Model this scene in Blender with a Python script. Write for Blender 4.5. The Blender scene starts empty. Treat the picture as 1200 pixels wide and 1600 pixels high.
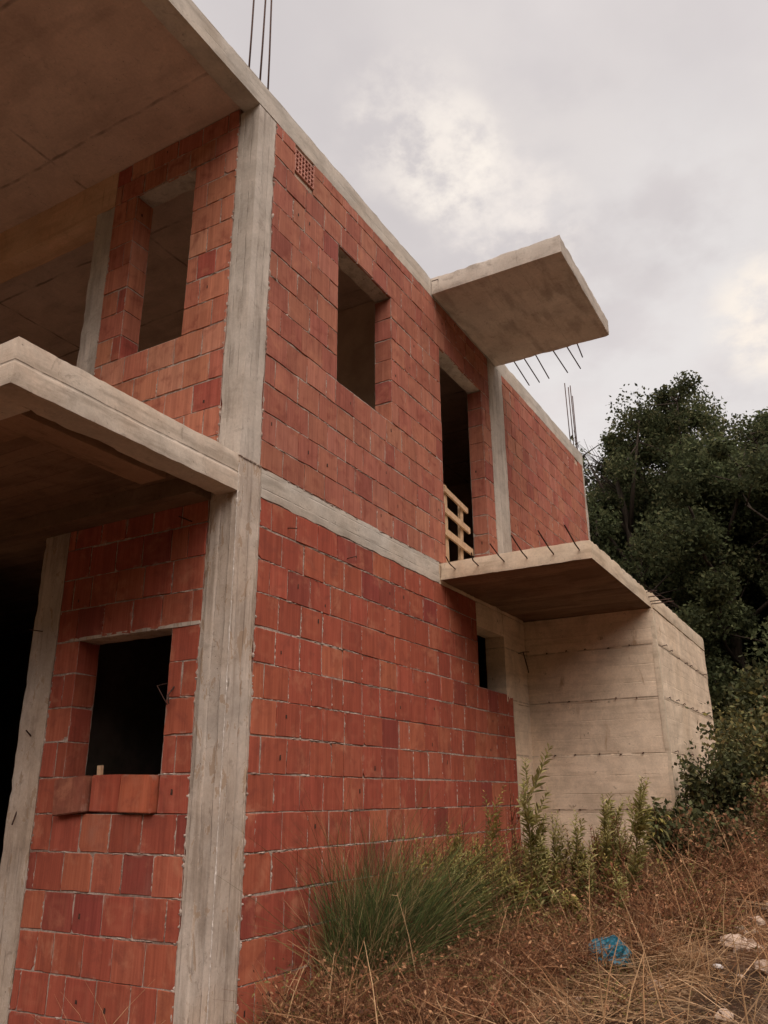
import bpy, bmesh, math, random
import numpy as np
from mathutils import Vector, Matrix, noise

SC = bpy.context.scene
COL = SC.collection
rnd = random.Random(7)
R = math.radians

# ----------------------------------------------------------------- scene tree helpers
def thing(name, label, cat, loc=(0, 0, 0), group=None):
    o = bpy.data.objects.new(name, None)
    o.empty_display_size = 0.2
    COL.objects.link(o)
    o.location = loc
    o['label'] = label
    o['category'] = cat
    if group:
        o['group'] = group
    return o

def tag(o, label, cat, group=None):
    o['label'] = label
    o['category'] = cat
    if group:
        o['group'] = group
    return o

def kind(o, k):
    o['kind'] = k
    return o

def link(name, me, parent=None, loc=None):
    """mesh vertices are in world coordinates unless loc is given (then they are local to loc)"""
    o = bpy.data.objects.new(name, me)
    COL.objects.link(o)
    if parent is not None:
        o.parent = parent
        p = parent
        base = Vector((0, 0, 0))
        while p is not None:
            base += p.location
            p = p.parent
        if loc is None:
            o.location = -base
        else:
            o.location = Vector(loc) - base
    elif loc is not None:
        o.location = loc
    return o

class MB:
    """collects polygons with a material slot, a colour and a uv per corner"""
    def __init__(s):
        s.v, s.f, s.m, s.c, s.uv = [], [], [], [], []
    def face(s, pts, m=0, col=(1, 1, 1, 1), uv=None):
        i = len(s.v)
        s.v += [tuple(p) for p in pts]
        s.f.append(tuple(range(i, i + len(pts))))
        s.m.append(m)
        s.c.append(col)
        s.uv.append(uv or [(0, 0)] * len(pts))
    def grid(s, verts, faces, m=0, col=(1, 1, 1, 1)):
        i = len(s.v)
        s.v += [tuple(p) for p in verts]
        for f in faces:
            s.f.append(tuple(k + i for k in f))
            s.m.append(m)
            s.c.append(col)
            s.uv.append([(0, 0)] * len(f))
    def tube(s, pts, rad, n=6, m=0, col=(1, 1, 1, 1), cap=True):
        pts = [Vector(p) for p in pts]
        if not hasattr(rad, '__len__'):
            rad = [rad] * len(pts)
        vs, fs = [], []
        up = Vector((0.3, 0.2, 0.93))
        for i, p in enumerate(pts):
            d = (pts[min(i + 1, len(pts) - 1)] - pts[max(i - 1, 0)])
            if d.length < 1e-7:
                d = Vector((0, 0, 1))
            d.normalize()
            a = d.cross(up)
            if a.length < 0.05:
                a = d.cross(Vector((1, 0, 0)))
            a.normalize()
            b = d.cross(a)
            for k in range(n):
                t = 2 * math.pi * k / n
                vs.append(p + (a * math.cos(t) + b * math.sin(t)) * rad[i])
        for i in range(len(pts) - 1):
            for k in range(n):
                k2 = (k + 1) % n
                fs.append((i * n + k, i * n + k2, (i + 1) * n + k2, (i + 1) * n + k))
        if cap:
            fs.append(tuple(range(n - 1, -1, -1)))
            fs.append(tuple(range((len(pts) - 1) * n, len(pts) * n)))
        s.grid(vs, fs, m, col)
    def box(s, lo, hi, m=0, col=(1, 1, 1, 1)):
        x0, y0, z0 = lo
        x1, y1, z1 = hi
        v = [(x0, y0, z0), (x1, y0, z0), (x1, y1, z0), (x0, y1, z0), (x0, y0, z1), (x1, y0, z1), (x1, y1, z1), (x0, y1, z1)]
        s.grid(v, [(0, 3, 2, 1), (4, 5, 6, 7), (0, 1, 5, 4), (1, 2, 6, 5), (2, 3, 7, 6), (3, 0, 4, 7)], m, col)
    def build(s, name, mats, parent=None, loc=None, smooth=False):
        me = bpy.data.meshes.new(name)
        me.from_pydata(s.v, [], s.f)
        for m in (mats if isinstance(mats, (list, tuple)) else [mats]):
            me.materials.append(m)
        me.polygons.foreach_set('material_index', np.array(s.m, dtype=np.int32))
        tot = [len(f) for f in s.f]
        ca = me.color_attributes.new('tint', 'FLOAT_COLOR', 'CORNER')
        ca.data.foreach_set('color', np.repeat(np.array(s.c, dtype=np.float32), tot, axis=0).ravel())
        uvl = me.uv_layers.new(name='uv')
        uvl.data.foreach_set('uv', np.array([p for u in s.uv for p in u], dtype=np.float32).ravel())
        if smooth:
            me.polygons.foreach_set('use_smooth', np.ones(len(s.f), dtype=bool))
        me.update()
        return link(name, me, parent, loc)

def axis_cuts(a, b, res, extra=()):
    n = max(1, int(round((b - a) / res)))
    c = [a + (b - a) * i / n for i in range(n + 1)]
    for e in extra:
        if a + 1e-3 < e < b - 1e-3:
            c.append(e)
    c = sorted(c)
    out = [c[0]]
    for q in c[1:]:
        if q - out[-1] > 0.002:
            out.append(q)
    out[-1] = b
    return out

def rough_box(bm, lo, hi, res=0.06, amp=0.003, wear=0.008, seed=0, extra=((), (), ()), disp=None, mat=0):
    """grid-skinned block of cast concrete: uneven faces, chipped and rounded edges"""
    cuts = [axis_cuts(lo[i], hi[i], res if not hasattr(res, '__len__') else res[i], extra[i]) for i in range(3)]
    vm = {}
    def V(p):
        k = (round(p[0], 5), round(p[1], 5), round(p[2], 5))
        if k not in vm:
            vm[k] = bm.verts.new(p)
        return vm[k]
    faces = []
    for ax in range(3):
        a, b = [(1, 2), (2, 0), (0, 1)][ax]
        for side in (0, 1):
            w = (lo, hi)[side][ax]
            for i in range(len(cuts[a]) - 1):
                for j in range(len(cuts[b]) - 1):
                    q = []
                    for (ii, jj) in ((i, j), (i + 1, j), (i + 1, j + 1), (i, j + 1)):
                        p = [0, 0, 0]
                        p[ax] = w
                        p[a] = cuts[a][ii]
                        p[b] = cuts[b][jj]
                        q.append(V(p))
                    if side == 0:
                        q.reverse()
                    f = bm.faces.new(q)
                    f.material_index = mat
                    f.smooth = True
                    faces.append(f)
    off = Vector((seed * 3.7, seed * 1.3, seed * 2.1))
    moves = []
    for k, v in vm.items():
        n = Vector((0, 0, 0))
        cnt = 0
        for i in range(3):
            if abs(v.co[i] - lo[i]) < 1e-5:
                n[i] = -1
                cnt += 1
            elif abs(v.co[i] - hi[i]) < 1e-5:
                n[i] = 1
                cnt += 1
        p = v.co + off
        d = amp * (noise.noise(p * 2.3) + 0.6 * noise.noise(p * 9.0))
        m = n * d
        if cnt >= 2:
            w = noise.noise(p * 5.0 + Vector((9, 0, 0))) + 0.7 * noise.noise(p * 17.0)
            m -= n * (0.35 + max(0.0, w) * 1.2) * wear
        if disp:
            m += disp(v.co, n)
        moves.append((v, m))
    for v, m in moves:
        v.co += m
    return faces

def bm_obj(name, bm, mats, parent=None, loc=None, sharp=38):
    bm.normal_update()
    for e in bm.edges:
        if len(e.link_faces) == 2 and e.calc_face_angle(0) > R(sharp):
            e.smooth = False
    me = bpy.data.meshes.new(name)
    bm.to_mesh(me)
    bm.free()
    for m in (mats if isinstance(mats, (list, tuple)) else [mats]):
        me.materials.append(m)
    return link(name, me, parent, loc)

def block(name, lo, hi, mat, parent, **kw):
    bm = bmesh.new()
    rough_box(bm, lo, hi, **kw)
    if isinstance(mat, list):          # board-marked underside, its shade painted in as a darker colour
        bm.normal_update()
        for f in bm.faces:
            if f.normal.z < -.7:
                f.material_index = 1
    return bm_obj(name, bm, mat, parent)

# ----------------------------------------------------------------- materials
class NT:
    def __init__(s, name):
        s.mat = bpy.data.materials.new(name)
        s.mat.use_nodes = True
        s.t = s.mat.node_tree
        s.t.nodes.clear()
        s.out = s.n('ShaderNodeOutputMaterial')
    def n(s, typ, **kw):
        nd = s.t.nodes.new(typ)
        for k, v in kw.items():
            setattr(nd, k, v)
        return nd
    def l(s, a, b):
        s.t.links.new(a, b)
    def put(s, sock, v):
        if hasattr(v, 'is_output') or isinstance(v, bpy.types.NodeSocket):
            s.l(v, sock)
        else:
            if isinstance(v, tuple) and len(v) == 3 and sock.type == 'RGBA':
                v = (*v, 1)
            sock.default_value = v
    def math(s, op, a, b=0.0, clamp=False):
        nd = s.n('ShaderNodeMath', operation=op, use_clamp=clamp)
        s.put(nd.inputs[0], a)
        s.put(nd.inputs[1], b)
        return nd.outputs[0]
    def mix(s, f, a, b, blend='MIX'):
        nd = s.n('ShaderNodeMix', data_type='RGBA', blend_type=blend)
        s.put(nd.inputs[0], f)
        s.put(nd.inputs[6], a)
        s.put(nd.inputs[7], b)
        return nd.outputs[2]
    def ramp(s, x, lo, hi, a=0.0, b=1.0):
        nd = s.n('ShaderNodeMapRange', interpolation_type='SMOOTHSTEP')
        s.put(nd.inputs[0], x)
        for i, v in enumerate((lo, hi, a, b)):
            s.put(nd.inputs[1 + i], v)
        return nd.outputs[0]
    def pos(s):
        return s.n('ShaderNodeNewGeometry').outputs['Position']
    def obj(s):
        return s.n('ShaderNodeTexCoord').outputs['Object']
    def scale(s, v, sc, off=(0, 0, 0)):
        nd = s.n('ShaderNodeMapping')
        s.l(v, nd.inputs[0])
        nd.inputs['Scale'].default_value = sc
        nd.inputs['Location'].default_value = off
        return nd.outputs[0]
    def noise(s, v, scale=1.0, detail=3.0, rough=0.55, dist=0.0):
        nd = s.n('ShaderNodeTexNoise')
        s.l(v, nd.inputs['Vector'])
        nd.inputs['Scale'].default_value = scale
        nd.inputs['Detail'].default_value = detail
        nd.inputs['Roughness'].default_value = rough
        nd.inputs['Distortion'].default_value = dist
        return nd.outputs['Fac']
    def xyz(s, v):
        nd = s.n('ShaderNodeSeparateXYZ')
        s.l(v, nd.inputs[0])
        return nd.outputs
    def finish(s, col, rough=0.9, bump=None, bdist=0.003, bstr=0.6, spec=0.2, trans=0.0, metallic=0.0):
        b = s.n('ShaderNodeBsdfPrincipled')
        s.put(b.inputs['Base Color'], col)
        s.put(b.inputs['Roughness'], rough)
        b.inputs['Specular IOR Level'].default_value = spec
        b.inputs['Metallic'].default_value = metallic
        if bump is not None:
            bn = s.n('ShaderNodeBump')
            bn.inputs['Strength'].default_value = bstr
            bn.inputs['Distance'].default_value = bdist
            s.l(bump, bn.inputs['Height'])
            s.l(bn.outputs[0], b.inputs['Normal'])
        sh = b.outputs[0]
        if trans:
            tr = s.n('ShaderNodeBsdfTranslucent')
            s.put(tr.inputs[0], col)
            mx = s.n('ShaderNodeMixShader')
            mx.inputs[0].default_value = trans
            s.l(sh, mx.inputs[1])
            s.l(tr.outputs[0], mx.inputs[2])
            sh = mx.outputs[0]
        s.l(sh, s.out.inputs[0])
        return s.mat

def concrete(name, base, warm, stain, streak=(9, 9, 1.2), warm_amt=0.5, stain_amt=0.5, seams=(), seam_axis=None, panel=None, lines=0.5, peel=0.0, line_sc=(38, 38, 0.7), boards=None, mottle=1.0, rust=0.0):
    t = NT(name)
    p = t.pos()
    big = t.noise(p, 0.9, 4, 0.6)
    med = t.noise(p, 4.5, 5, 0.65, 0.4)
    fine = t.noise(p, 42, 4, 0.7)
    grit = t.noise(p, 160, 2, 0.7)
    st = t.noise(t.scale(p, streak), 1.0, 4, 0.6)
    c = t.mix(t.math('MULTIPLY', t.ramp(big, 0.35, 0.68), warm_amt), base, warm)
    c = t.mix(t.math('MULTIPLY', t.ramp(st, 0.48, 0.66), 0.7 * stain_amt), c, stain)
    c = t.mix(t.math('MULTIPLY', t.ramp(med, 0.55, 0.75), 0.6 * stain_amt), c, stain)
    light = tuple(min(1, v * 1.35) for v in base)
    c = t.mix(t.math('MULTIPLY', t.ramp(t.noise(t.scale(p, streak, (3, 7, 2)), 0.8, 4, 0.65), 0.56, 0.75), 0.4), c, light)
    c = t.mix(1.0, c, t.mix(t.ramp(fine, 0.3, 0.7), (0.93, 0.93, 0.93), (1.05, 1.05, 1.05)), 'MULTIPLY')
    lg = t.noise(t.scale(p, (1, 1, 1), (7, 1, 3)), 2.1, 6, 0.68, 0.5)
    c = t.mix(1.0, c, t.mix(t.ramp(lg, 0.3, 0.7), tuple(1 - v * mottle for v in (.17, .18, .19)), (1 + .15 * mottle,) * 3), 'MULTIPLY')
    dirt = t.noise(t.scale(p, (1, 1, 1), (2, 9, 5)), 10, 5, 0.7, 0.6)
    c = t.mix(t.math('MULTIPLY', t.ramp(dirt, 0.58, 0.70), 0.55 * stain_amt), c, tuple(v * 0.75 for v in stain))
    # fine runs and board edges
    ln = t.noise(t.scale(p, line_sc, (1, 2, 5)), 1.0, 3, 0.6, 0.2)
    c = t.mix(t.math('MULTIPLY', t.math('MULTIPLY', t.ramp(ln, 0.60, 0.74), t.ramp(t.noise(p, 1.4, 3), 0.42, 0.6)), lines), c, tuple(v * 0.5 for v in stain))
    if rust:    # brown runs below the ties and the slab edge
        ru = t.noise(t.scale(p, (5.5, 5.5, 1.6), (3, 8, 1)), 1.0, 5, 0.6, 0.4)
        c = t.mix(t.math('MULTIPLY', t.ramp(ru, 0.60, 0.74), rust), c, (0.33, 0.20, 0.105))
        sp = t.noise(t.scale(p, (1, 1, 1), (8, 8, 1)), 8.5, 4, 0.6, 0.3)
        c = t.mix(t.math('MULTIPLY', t.ramp(sp, 0.66, 0.74), rust), c, (0.20, 0.145, 0.10))
    if peel:    # skin of laitance that has come away in sharp-edged patches
        pe = t.noise(t.scale(p, (11, 11, 4.2), (0, 0, 4)), 1.0, 6, 0.68, 0.6)
        c = t.mix(t.math('MULTIPLY', t.ramp(pe, 0.57, 0.60), peel), c, tuple(v * u for v, u in zip(base, (0.72, 0.58, 0.45))))
        c = t.mix(t.math('MULTIPLY', t.ramp(t.math('ABSOLUTE', t.math('SUBTRACT', pe, 0.57)), 0.0, 0.012, 1, 0), peel * .6), c, light)
    # little blow holes
    vo = t.n('ShaderNodeTexVoronoi')
    vo.inputs['Scale'].default_value = 26
    t.l(p, vo.inputs['Vector'])
    holes = t.math('MULTIPLY', t.ramp(vo.outputs['Distance'], 0.10, 0.16, 1, 0), t.ramp(med, 0.5, 0.62))
    c = t.mix(t.math('MULTIPLY', holes, 0.6), c, tuple(v * 0.35 for v in base))
    h = t.math('ADD', t.math('MULTIPLY', fine, 0.5), t.math('MULTIPLY', grit, 0.35))
    h = t.math('SUBTRACT', h, t.math('MULTIPLY', holes, 0.8))
    x = t.xyz(p)
    wob = t.math('MULTIPLY', t.math('SUBTRACT', t.noise(p, 3.0, 3), 0.5), 0.05)
    if seams:
        cov = None
        z = t.math('ADD', x[seam_axis], t.math('MULTIPLY', wob, 0.35))
        for s0 in seams:
            d = t.math('ABSOLUTE', t.math('SUBTRACT', z, s0))
            m = t.ramp(d, 0.004, 0.013, 1, 0)
            cov = m if cov is None else t.math('MAXIMUM', cov, m)
        brk = t.ramp(t.noise(p, 5.5, 3), 0.36, 0.52)
        cov = t.math('MULTIPLY', cov, brk)
        c = t.mix(t.math('MULTIPLY', cov, 0.5), c, tuple(v * 0.3 for v in base))
        h = t.math('SUBTRACT', h, t.math('MULTIPLY', cov, 1.5))
    if boards:  # every shuttering board left its own level, tone and edge
        axes, bw, bo, amt = boards
        q = x[axes[0]]
        for a in axes[1:]:
            q = t.math('ADD', q, x[a])
        q = t.math('DIVIDE', t.math('ADD', t.math('ADD', q, bo), t.math('MULTIPLY', wob, 0.06)), bw)
        wn = t.n('ShaderNodeTexWhiteNoise', noise_dimensions='1D')
        t.l(t.math('FLOOR', q), wn.inputs['W'])
        c = t.mix(1.0, c, t.mix(wn.outputs['Value'], (1 - .13 * amt, 1 - .14 * amt, 1 - .15 * amt), (1 + .12 * amt,) * 3), 'MULTIPLY')
        ed = t.math('ABSOLUTE', t.math('SUBTRACT', t.math('FRACT', q), 0.5))
        ed = t.math('MULTIPLY', t.ramp(ed, 0.5 - .007 / bw, 0.5 - .001 / bw), t.ramp(t.noise(p, 4.0, 4, 0.65), 0.42, 0.56))
        c = t.mix(t.math('MULTIPLY', ed, 0.45 * amt), c, tuple(v * 0.4 for v in base))
        h = t.math('SUBTRACT', t.math('ADD', h, t.math('MULTIPLY', wn.outputs['Value'], 0.8)), ed)
    if panel:   # the print of the shuttering sheets
        cov = None
        for ax, per, o0 in panel:
            z = t.math('ADD', t.math('ADD', x[ax], wob), o0)
            d = t.math('ABSOLUTE', t.math('SUBTRACT', t.math('FRACT', t.math('DIVIDE', z, per)), 0.5))
            m = t.ramp(d, 0.5 - 0.022 / per, 0.5 - 0.005 / per)
            cov = m if cov is None else t.math('MAXIMUM', cov, m)
        cov = t.math('MULTIPLY', cov, t.ramp(t.noise(p, 2.2, 4), 0.38, 0.6))
        c = t.mix(t.math('MULTIPLY', cov, 0.75), c, tuple(v * 0.25 for v in base))
        h = t.math('SUBTRACT', h, cov)
    return t.finish(c, 0.93, h, 0.004, 0.7, 0.15)

M = {}
M['conc'] = concrete('concrete_grey', (0.50, 0.455, 0.405), (0.48, 0.405, 0.335), (0.26, 0.225, 0.19), warm_amt=0.5, stain_amt=0.75, lines=0.8, boards=((0, 1), 0.083, 0.0, .45), mottle=1.0)
M['conc_h'] = concrete('concrete_edge', (0.52, 0.485, 0.435), (0.49, 0.415, 0.335), (0.29, 0.26, 0.22), streak=(1.6, 1.6, 11), warm_amt=0.7, stain_amt=0.7, lines=.4, line_sc=(3, 3, 60), boards=((2,), 0.125, 0.02, .5), mottle=1.0)
M['conc_b'] = concrete('concrete_balcony_edge', (0.56, 0.495, 0.42), (0.57, 0.43, 0.32), (0.29, 0.24, 0.19), streak=(1.6, 1.6, 11), warm_amt=0.9, stain_amt=0.8,
                       seams=(3.262,), seam_axis=2, lines=.4, line_sc=(3, 3, 60), mottle=.9)
M['conc_low'] = concrete('concrete_weathered', (0.50, 0.44, 0.385), (0.46, 0.355, 0.27), (0.23, 0.18, 0.14), warm_amt=0.8, stain_amt=0.8, lines=0.9, peel=0.7, boards=((0, 1), 0.09, 0.03, .5), mottle=1.0)
M['soffit'] = concrete('concrete_soffit', (0.62, 0.475, 0.40), (0.58, 0.42, 0.34), (0.32, 0.235, 0.19), streak=(4, 1.1, 4), warm_amt=0.6, stain_amt=0.45, lines=.25,
                       panel=((0, 1.25, 0.42), (1, 2.5, 0.3)), line_sc=(9, 1, 9), mottle=.6)
M['canopy'] = concrete('concrete_canopy', (0.54, 0.49, 0.43), (0.49, 0.415, 0.345), (0.25, 0.21, 0.175), streak=(1.4, 5, 8), warm_amt=0.7, stain_amt=0.7, lines=.25, line_sc=(1, 9, 9), boards=((1,), 0.5, 0.1, .5), mottle=.8)
M['annex'] = concrete('concrete_tan', (0.72, 0.595, 0.46), (0.70, 0.55, 0.40), (0.42, 0.315, 0.22), streak=(1.2, 1.2, 16), warm_amt=0.8, stain_amt=0.45, lines=.12,
                      seams=(0.24, 0.87, 1.49, 2.127, 2.745), seam_axis=2, line_sc=(1.5, 1.5, 45), boards=((2,), 0.21, 0.0, .22), mottle=1.1, rust=0.75)
M['annex_top'] = concrete('concrete_pale_tan', (0.66, 0.565, 0.44), (0.63, 0.49, 0.35), (0.31, 0.24, 0.17), streak=(1.2, 1.2, 9), warm_amt=0.8, stain_amt=0.6, lines=.3, line_sc=(3, 3, 40), mottle=.8)
M['soffit_shaded'] = concrete('concrete_shaded_soffit', (0.25, 0.17, 0.115), (0.22, 0.135, 0.085), (0.11, 0.074, 0.05), streak=(6, 1.1, 6), warm_amt=0.8, stain_amt=0.7, lines=.3,
                            line_sc=(9, 1, 9), boards=((0,), 0.14, 0.0, 1.3), mottle=.8)  # shade below the slabs put into this darker soffit colour
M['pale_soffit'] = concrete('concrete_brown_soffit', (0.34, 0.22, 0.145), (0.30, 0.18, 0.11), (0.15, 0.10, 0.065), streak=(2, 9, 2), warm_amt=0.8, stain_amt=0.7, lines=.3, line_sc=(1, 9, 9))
M['pale_beam'] = concrete('concrete_beam_orange', (0.62, 0.41, 0.27), (0.62, 0.37, 0.22), (0.40, 0.25, 0.16), streak=(8, 1.0, 8), warm_amt=0.8, stain_amt=0.5, mottle=.6)

def brick_mat(name):
    t = NT(name)
    at = t.n('ShaderNodeAttribute', attribute_name='tint')
    uvn = t.n('ShaderNodeUVMap', uv_map='uv')
    uvx = t.xyz(uvn.outputs[0])
    p = t.pos()
    a = t.math('ABSOLUTE', uvx[0])
    b = t.math('ABSOLUTE', uvx[1])
    wob = t.math('MULTIPLY', t.math('SUBTRACT', t.noise(p, 14, 3), 0.5), 0.35)
    d = t.math('ADD', t.math('POWER', t.math('ADD', t.math('POWER', a, 4.0), t.math('POWER', b, 4.0)), 0.25), wob)
    c = at.outputs['Color']
    # combed streaks of the extruded clay, running up the block
    st = t.noise(t.scale(p, (55, 55, 2.2)), 1.0, 3, 0.6)
    c = t.mix(1.0, c, t.mix(t.ramp(st, 0.3, 0.7), (0.88, 0.85, 0.84), (1.1, 1.11, 1.11)), 'MULTIPLY')
    st2 = t.noise(t.scale(p, (16, 16, 0.8)), 1.0, 2, 0.5)
    c = t.mix(1.0, c, t.mix(t.ramp(st2, 0.3, 0.7), (0.88, 0.86, 0.86), (1.08, 1.08, 1.07)), 'MULTIPLY')
    blot = t.noise(p, 6.5, 5, 0.6, 0.5)
    c = t.mix(t.math('MULTIPLY', t.ramp(blot, 0.48, 0.72), 0.6), c, (0.20, 0.052, 0.036))
    pal = t.noise(t.scale(p, (1, 1, 1), (5, 3, 1)), 4.0, 5, 0.65, 0.3)
    c = t.mix(t.math('MULTIPLY', t.ramp(pal, 0.52, 0.74), 0.5), c, (0.52, 0.22, 0.13))
    # firing ring left in the middle of some blocks
    ring = t.math('MULTIPLY', t.ramp(t.math('ABSOLUTE', t.math('SUBTRACT', d, 0.52)), 0.02, 0.26, 1, 0), at.outputs['Alpha'])
    c = t.mix(t.math('MULTIPLY', ring, 0.22), c, (0.46, 0.17, 0.10))
    inner = t.math('MULTIPLY', t.ramp(d, 0.3, 0.45, 1, 0), at.outputs['Alpha'])
    c = t.mix(t.math('MULTIPLY', inner, 0.15), c, (0.26, 0.06, 0.035))
    # mortar smeared over the rims
    mx = t.math('MAXIMUM', a, b)
    sm = t.math('MULTIPLY', t.ramp(t.math('ADD', mx, t.math('MULTIPLY', wob, 0.8)), 0.82, 1.0), t.ramp(t.noise(p, 7, 4, 0.6), 0.54, 0.70))
    c = t.mix(t.math('MULTIPLY', sm, 0.5), c, (0.40, 0.27, 0.21))
    wash = t.ramp(t.noise(t.scale(p, (1.3, 1.3, 0.8)), 1.1, 5, 0.65), 0.6, 0.8)
    c = t.mix(t.math('MULTIPLY', wash, 0.4), c, (0.33, 0.20, 0.155))
    h = t.math('ADD', t.math('MULTIPLY', st, 0.6), t.math('MULTIPLY', t.noise(p, 70, 3), 0.5))
    return t.finish(c, 0.88, h, 0.003, 0.6, 0.2)

M['brick'] = brick_mat('clay_block')

def mortar_mat():
    t = NT('mortar')
    p = t.pos()
    c = t.mix(t.ramp(t.noise(p, 30, 4, 0.7), 0.3, 0.7), (0.27, 0.20, 0.165), (0.50, 0.42, 0.365))
    c = t.mix(t.math('MULTIPLY', t.ramp(t.noise(p, 2, 4), 0.5, 0.7), 0.7), c, (0.14, 0.075, 0.055))
    return t.finish(c, 0.95, t.noise(p, 120, 3), 0.004, 0.8, 0.1)
M['mortar'] = mortar_mat()

def simple(name, a, b, scale=20, rough=0.8, bump=True, use_obj=False, metallic=0.0, tint=False, trans=0.0, stretch=(1, 1, 1), spec=0.2):
    t = NT(name)
    p = t.scale(t.obj() if use_obj else t.pos(), stretch)
    n = t.noise(p, scale, 4, 0.65)
    c = t.mix(t.ramp(n, 0.3, 0.7), a, b)
    if tint:
        at = t.n('ShaderNodeAttribute', attribute_name='tint')
        c = t.mix(1.0, c, at.outputs['Color'], 'MULTIPLY')
    return t.finish(c, rough, n if bump else None, 0.003, 0.5, spec, trans, metallic)

M['grout'] = simple('pale_grout', (0.46, 0.41, 0.36), (0.66, 0.61, 0.56), 40, 0.95)
M['rust'] = simple('rusty_steel', (0.035, 0.02, 0.018), (0.09, 0.045, 0.03), 60, 0.75)
M['wood'] = simple('raw_timber', (0.44, 0.29, 0.17), (0.60, 0.42, 0.27), 6, 0.8, stretch=(3, 3, 3))
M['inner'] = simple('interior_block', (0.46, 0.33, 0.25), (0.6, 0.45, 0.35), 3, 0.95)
M['inner_low_shaded'] = simple('interior_block_shaded', (0.07, 0.055, 0.045), (0.13, 0.10, 0.08), 3, 0.95)  # same block, with the shade of the ground-floor rooms painted in
M['bark'] = simple('bark', (0.028, 0.022, 0.017), (0.065, 0.05, 0.038), 9, 0.95, use_obj=True, stretch=(3, 3, 0.5))
M['leaf'] = simple('oak_leaves', (0.7, 0.7, 0.7), (1.15, 1.15, 1.15), 1.2, 0.9, bump=False, use_obj=True, tint=True, trans=0.35, spec=0.06)
M['weed'] = simple('weed_leaves', (0.8, 0.8, 0.8), (1.1, 1.1, 1.1), 9, 0.7, bump=False, use_obj=True, tint=True, trans=0.25)
M['straw'] = simple('dry_stems', (0.8, 0.8, 0.8), (1.15, 1.15, 1.15), 5, 0.85, bump=False, use_obj=True, tint=True, trans=0.15)
M['rock'] = simple('limestone', (0.33, 0.245, 0.185), (0.55, 0.43, 0.345), 6, 0.92, use_obj=True)
M['bag'] = simple('blue_plastic', (0.005, 0.085, 0.14), (0.012, 0.19, 0.27), 5, 0.35, use_obj=True, trans=0.2, spec=0.5)
M['white'] = simple('white_plastic', (0.55, 0.53, 0.52), (0.7, 0.68, 0.68), 10, 0.5, use_obj=True)
M['red'] = simple('red_plastic', (0.35, 0.02, 0.015), (0.5, 0.04, 0.03), 10, 0.5, use_obj=True)

def soil_mat():
    t = NT('soil')
    p = t.pos()
    n = t.noise(p, 2.2, 6, 0.65)
    c = t.mix(t.ramp(n, 0.35, 0.65), (0.045, 0.026, 0.016), (0.13, 0.08, 0.048))
    c = t.mix(t.math('MULTIPLY', t.ramp(t.noise(p, 16, 5, 0.7), 0.52, 0.68), 0.7), c, (0.27, 0.19, 0.13))
    c = t.mix(t.math('MULTIPLY', t.ramp(t.noise(p, 0.45, 4), 0.5, 0.66), 0.6), c, (0.15, 0.055, 0.03))
    ln = t.n('ShaderNodeVectorMath', operation='LENGTH')
    t.l(p, ln.inputs[0])
    scrub = t.mix(t.ramp(t.noise(p, 0.35, 5, 0.7), 0.4, 0.6), (0.028, 0.032, 0.016), (0.075, 0.065, 0.034))
    c = t.mix(t.ramp(ln.outputs['Value'], 14, 20), c, scrub)
    return t.finish(c, 0.97, t.noise(p, 30, 6, 0.7), 0.03, 0.9, 0.1)
M['soil'] = soil_mat()

# ----------------------------------------------------------------- terrain
def ground_base(x, y):
    xp = max(0.0, x)
    q = max(0.0, -y - 0.5)
    xs = min(xp, 10.0)
    z = -0.42 + 0.08 * xp + 0.008 * xs * xs + 0.03 * xs * min(q, 4.0)
    if xp > 10:
        z += 0.28 * (xp - 10)
    return z
def ground(x, y):
    p = Vector((x, y, 0))
    b = 0.035 * noise.noise(p * 1.3) + 0.02 * noise.noise(p * 4.1)
    if x > 9.8:
        b += min(1.0, (x - 9.8)) * (0.25 * noise.noise(p * 0.5) + 0.12 * noise.noise(p * 1.5))
    r = math.hypot(max(0.0, -13 - x), max(0.0, -11 - y))      # unseen rise behind the camera, added to block low sky light
    return ground_base(x, y) + b + min(0.62 * r, 26.0)

def build_ground():
    xs = sorted(set(np.round(np.concatenate([np.arange(-7, 12, 0.12), np.arange(12, 30, 0.6), np.arange(30, 200, 10), np.arange(-200, -7, 3)]), 3)))
    ys = sorted(set(np.round(np.concatenate([np.arange(-6, 1.0, 0.12), np.arange(1, 20, 1.0), np.arange(20, 160, 10), np.arange(-20, -6, 0.8), np.arange(-160, -20, 3)]), 3)))
    vs = [(x, y, min(ground(x, y), 26.0)) for x in xs for y in ys]
    ny = len(ys)
    fs = [(i * ny + j, (i + 1) * ny + j, (i + 1) * ny + j + 1, i * ny + j + 1) for i in range(len(xs) - 1) for j in range(ny - 1)]
    me = bpy.data.meshes.new('ground')
    me.from_pydata(vs, [], fs)
    me.polygons.foreach_set('use_smooth', np.ones(len(fs), dtype=bool))
    me.materials.append(M['soil'])
    kind(link('ground', me), 'structure')
build_ground()

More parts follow.
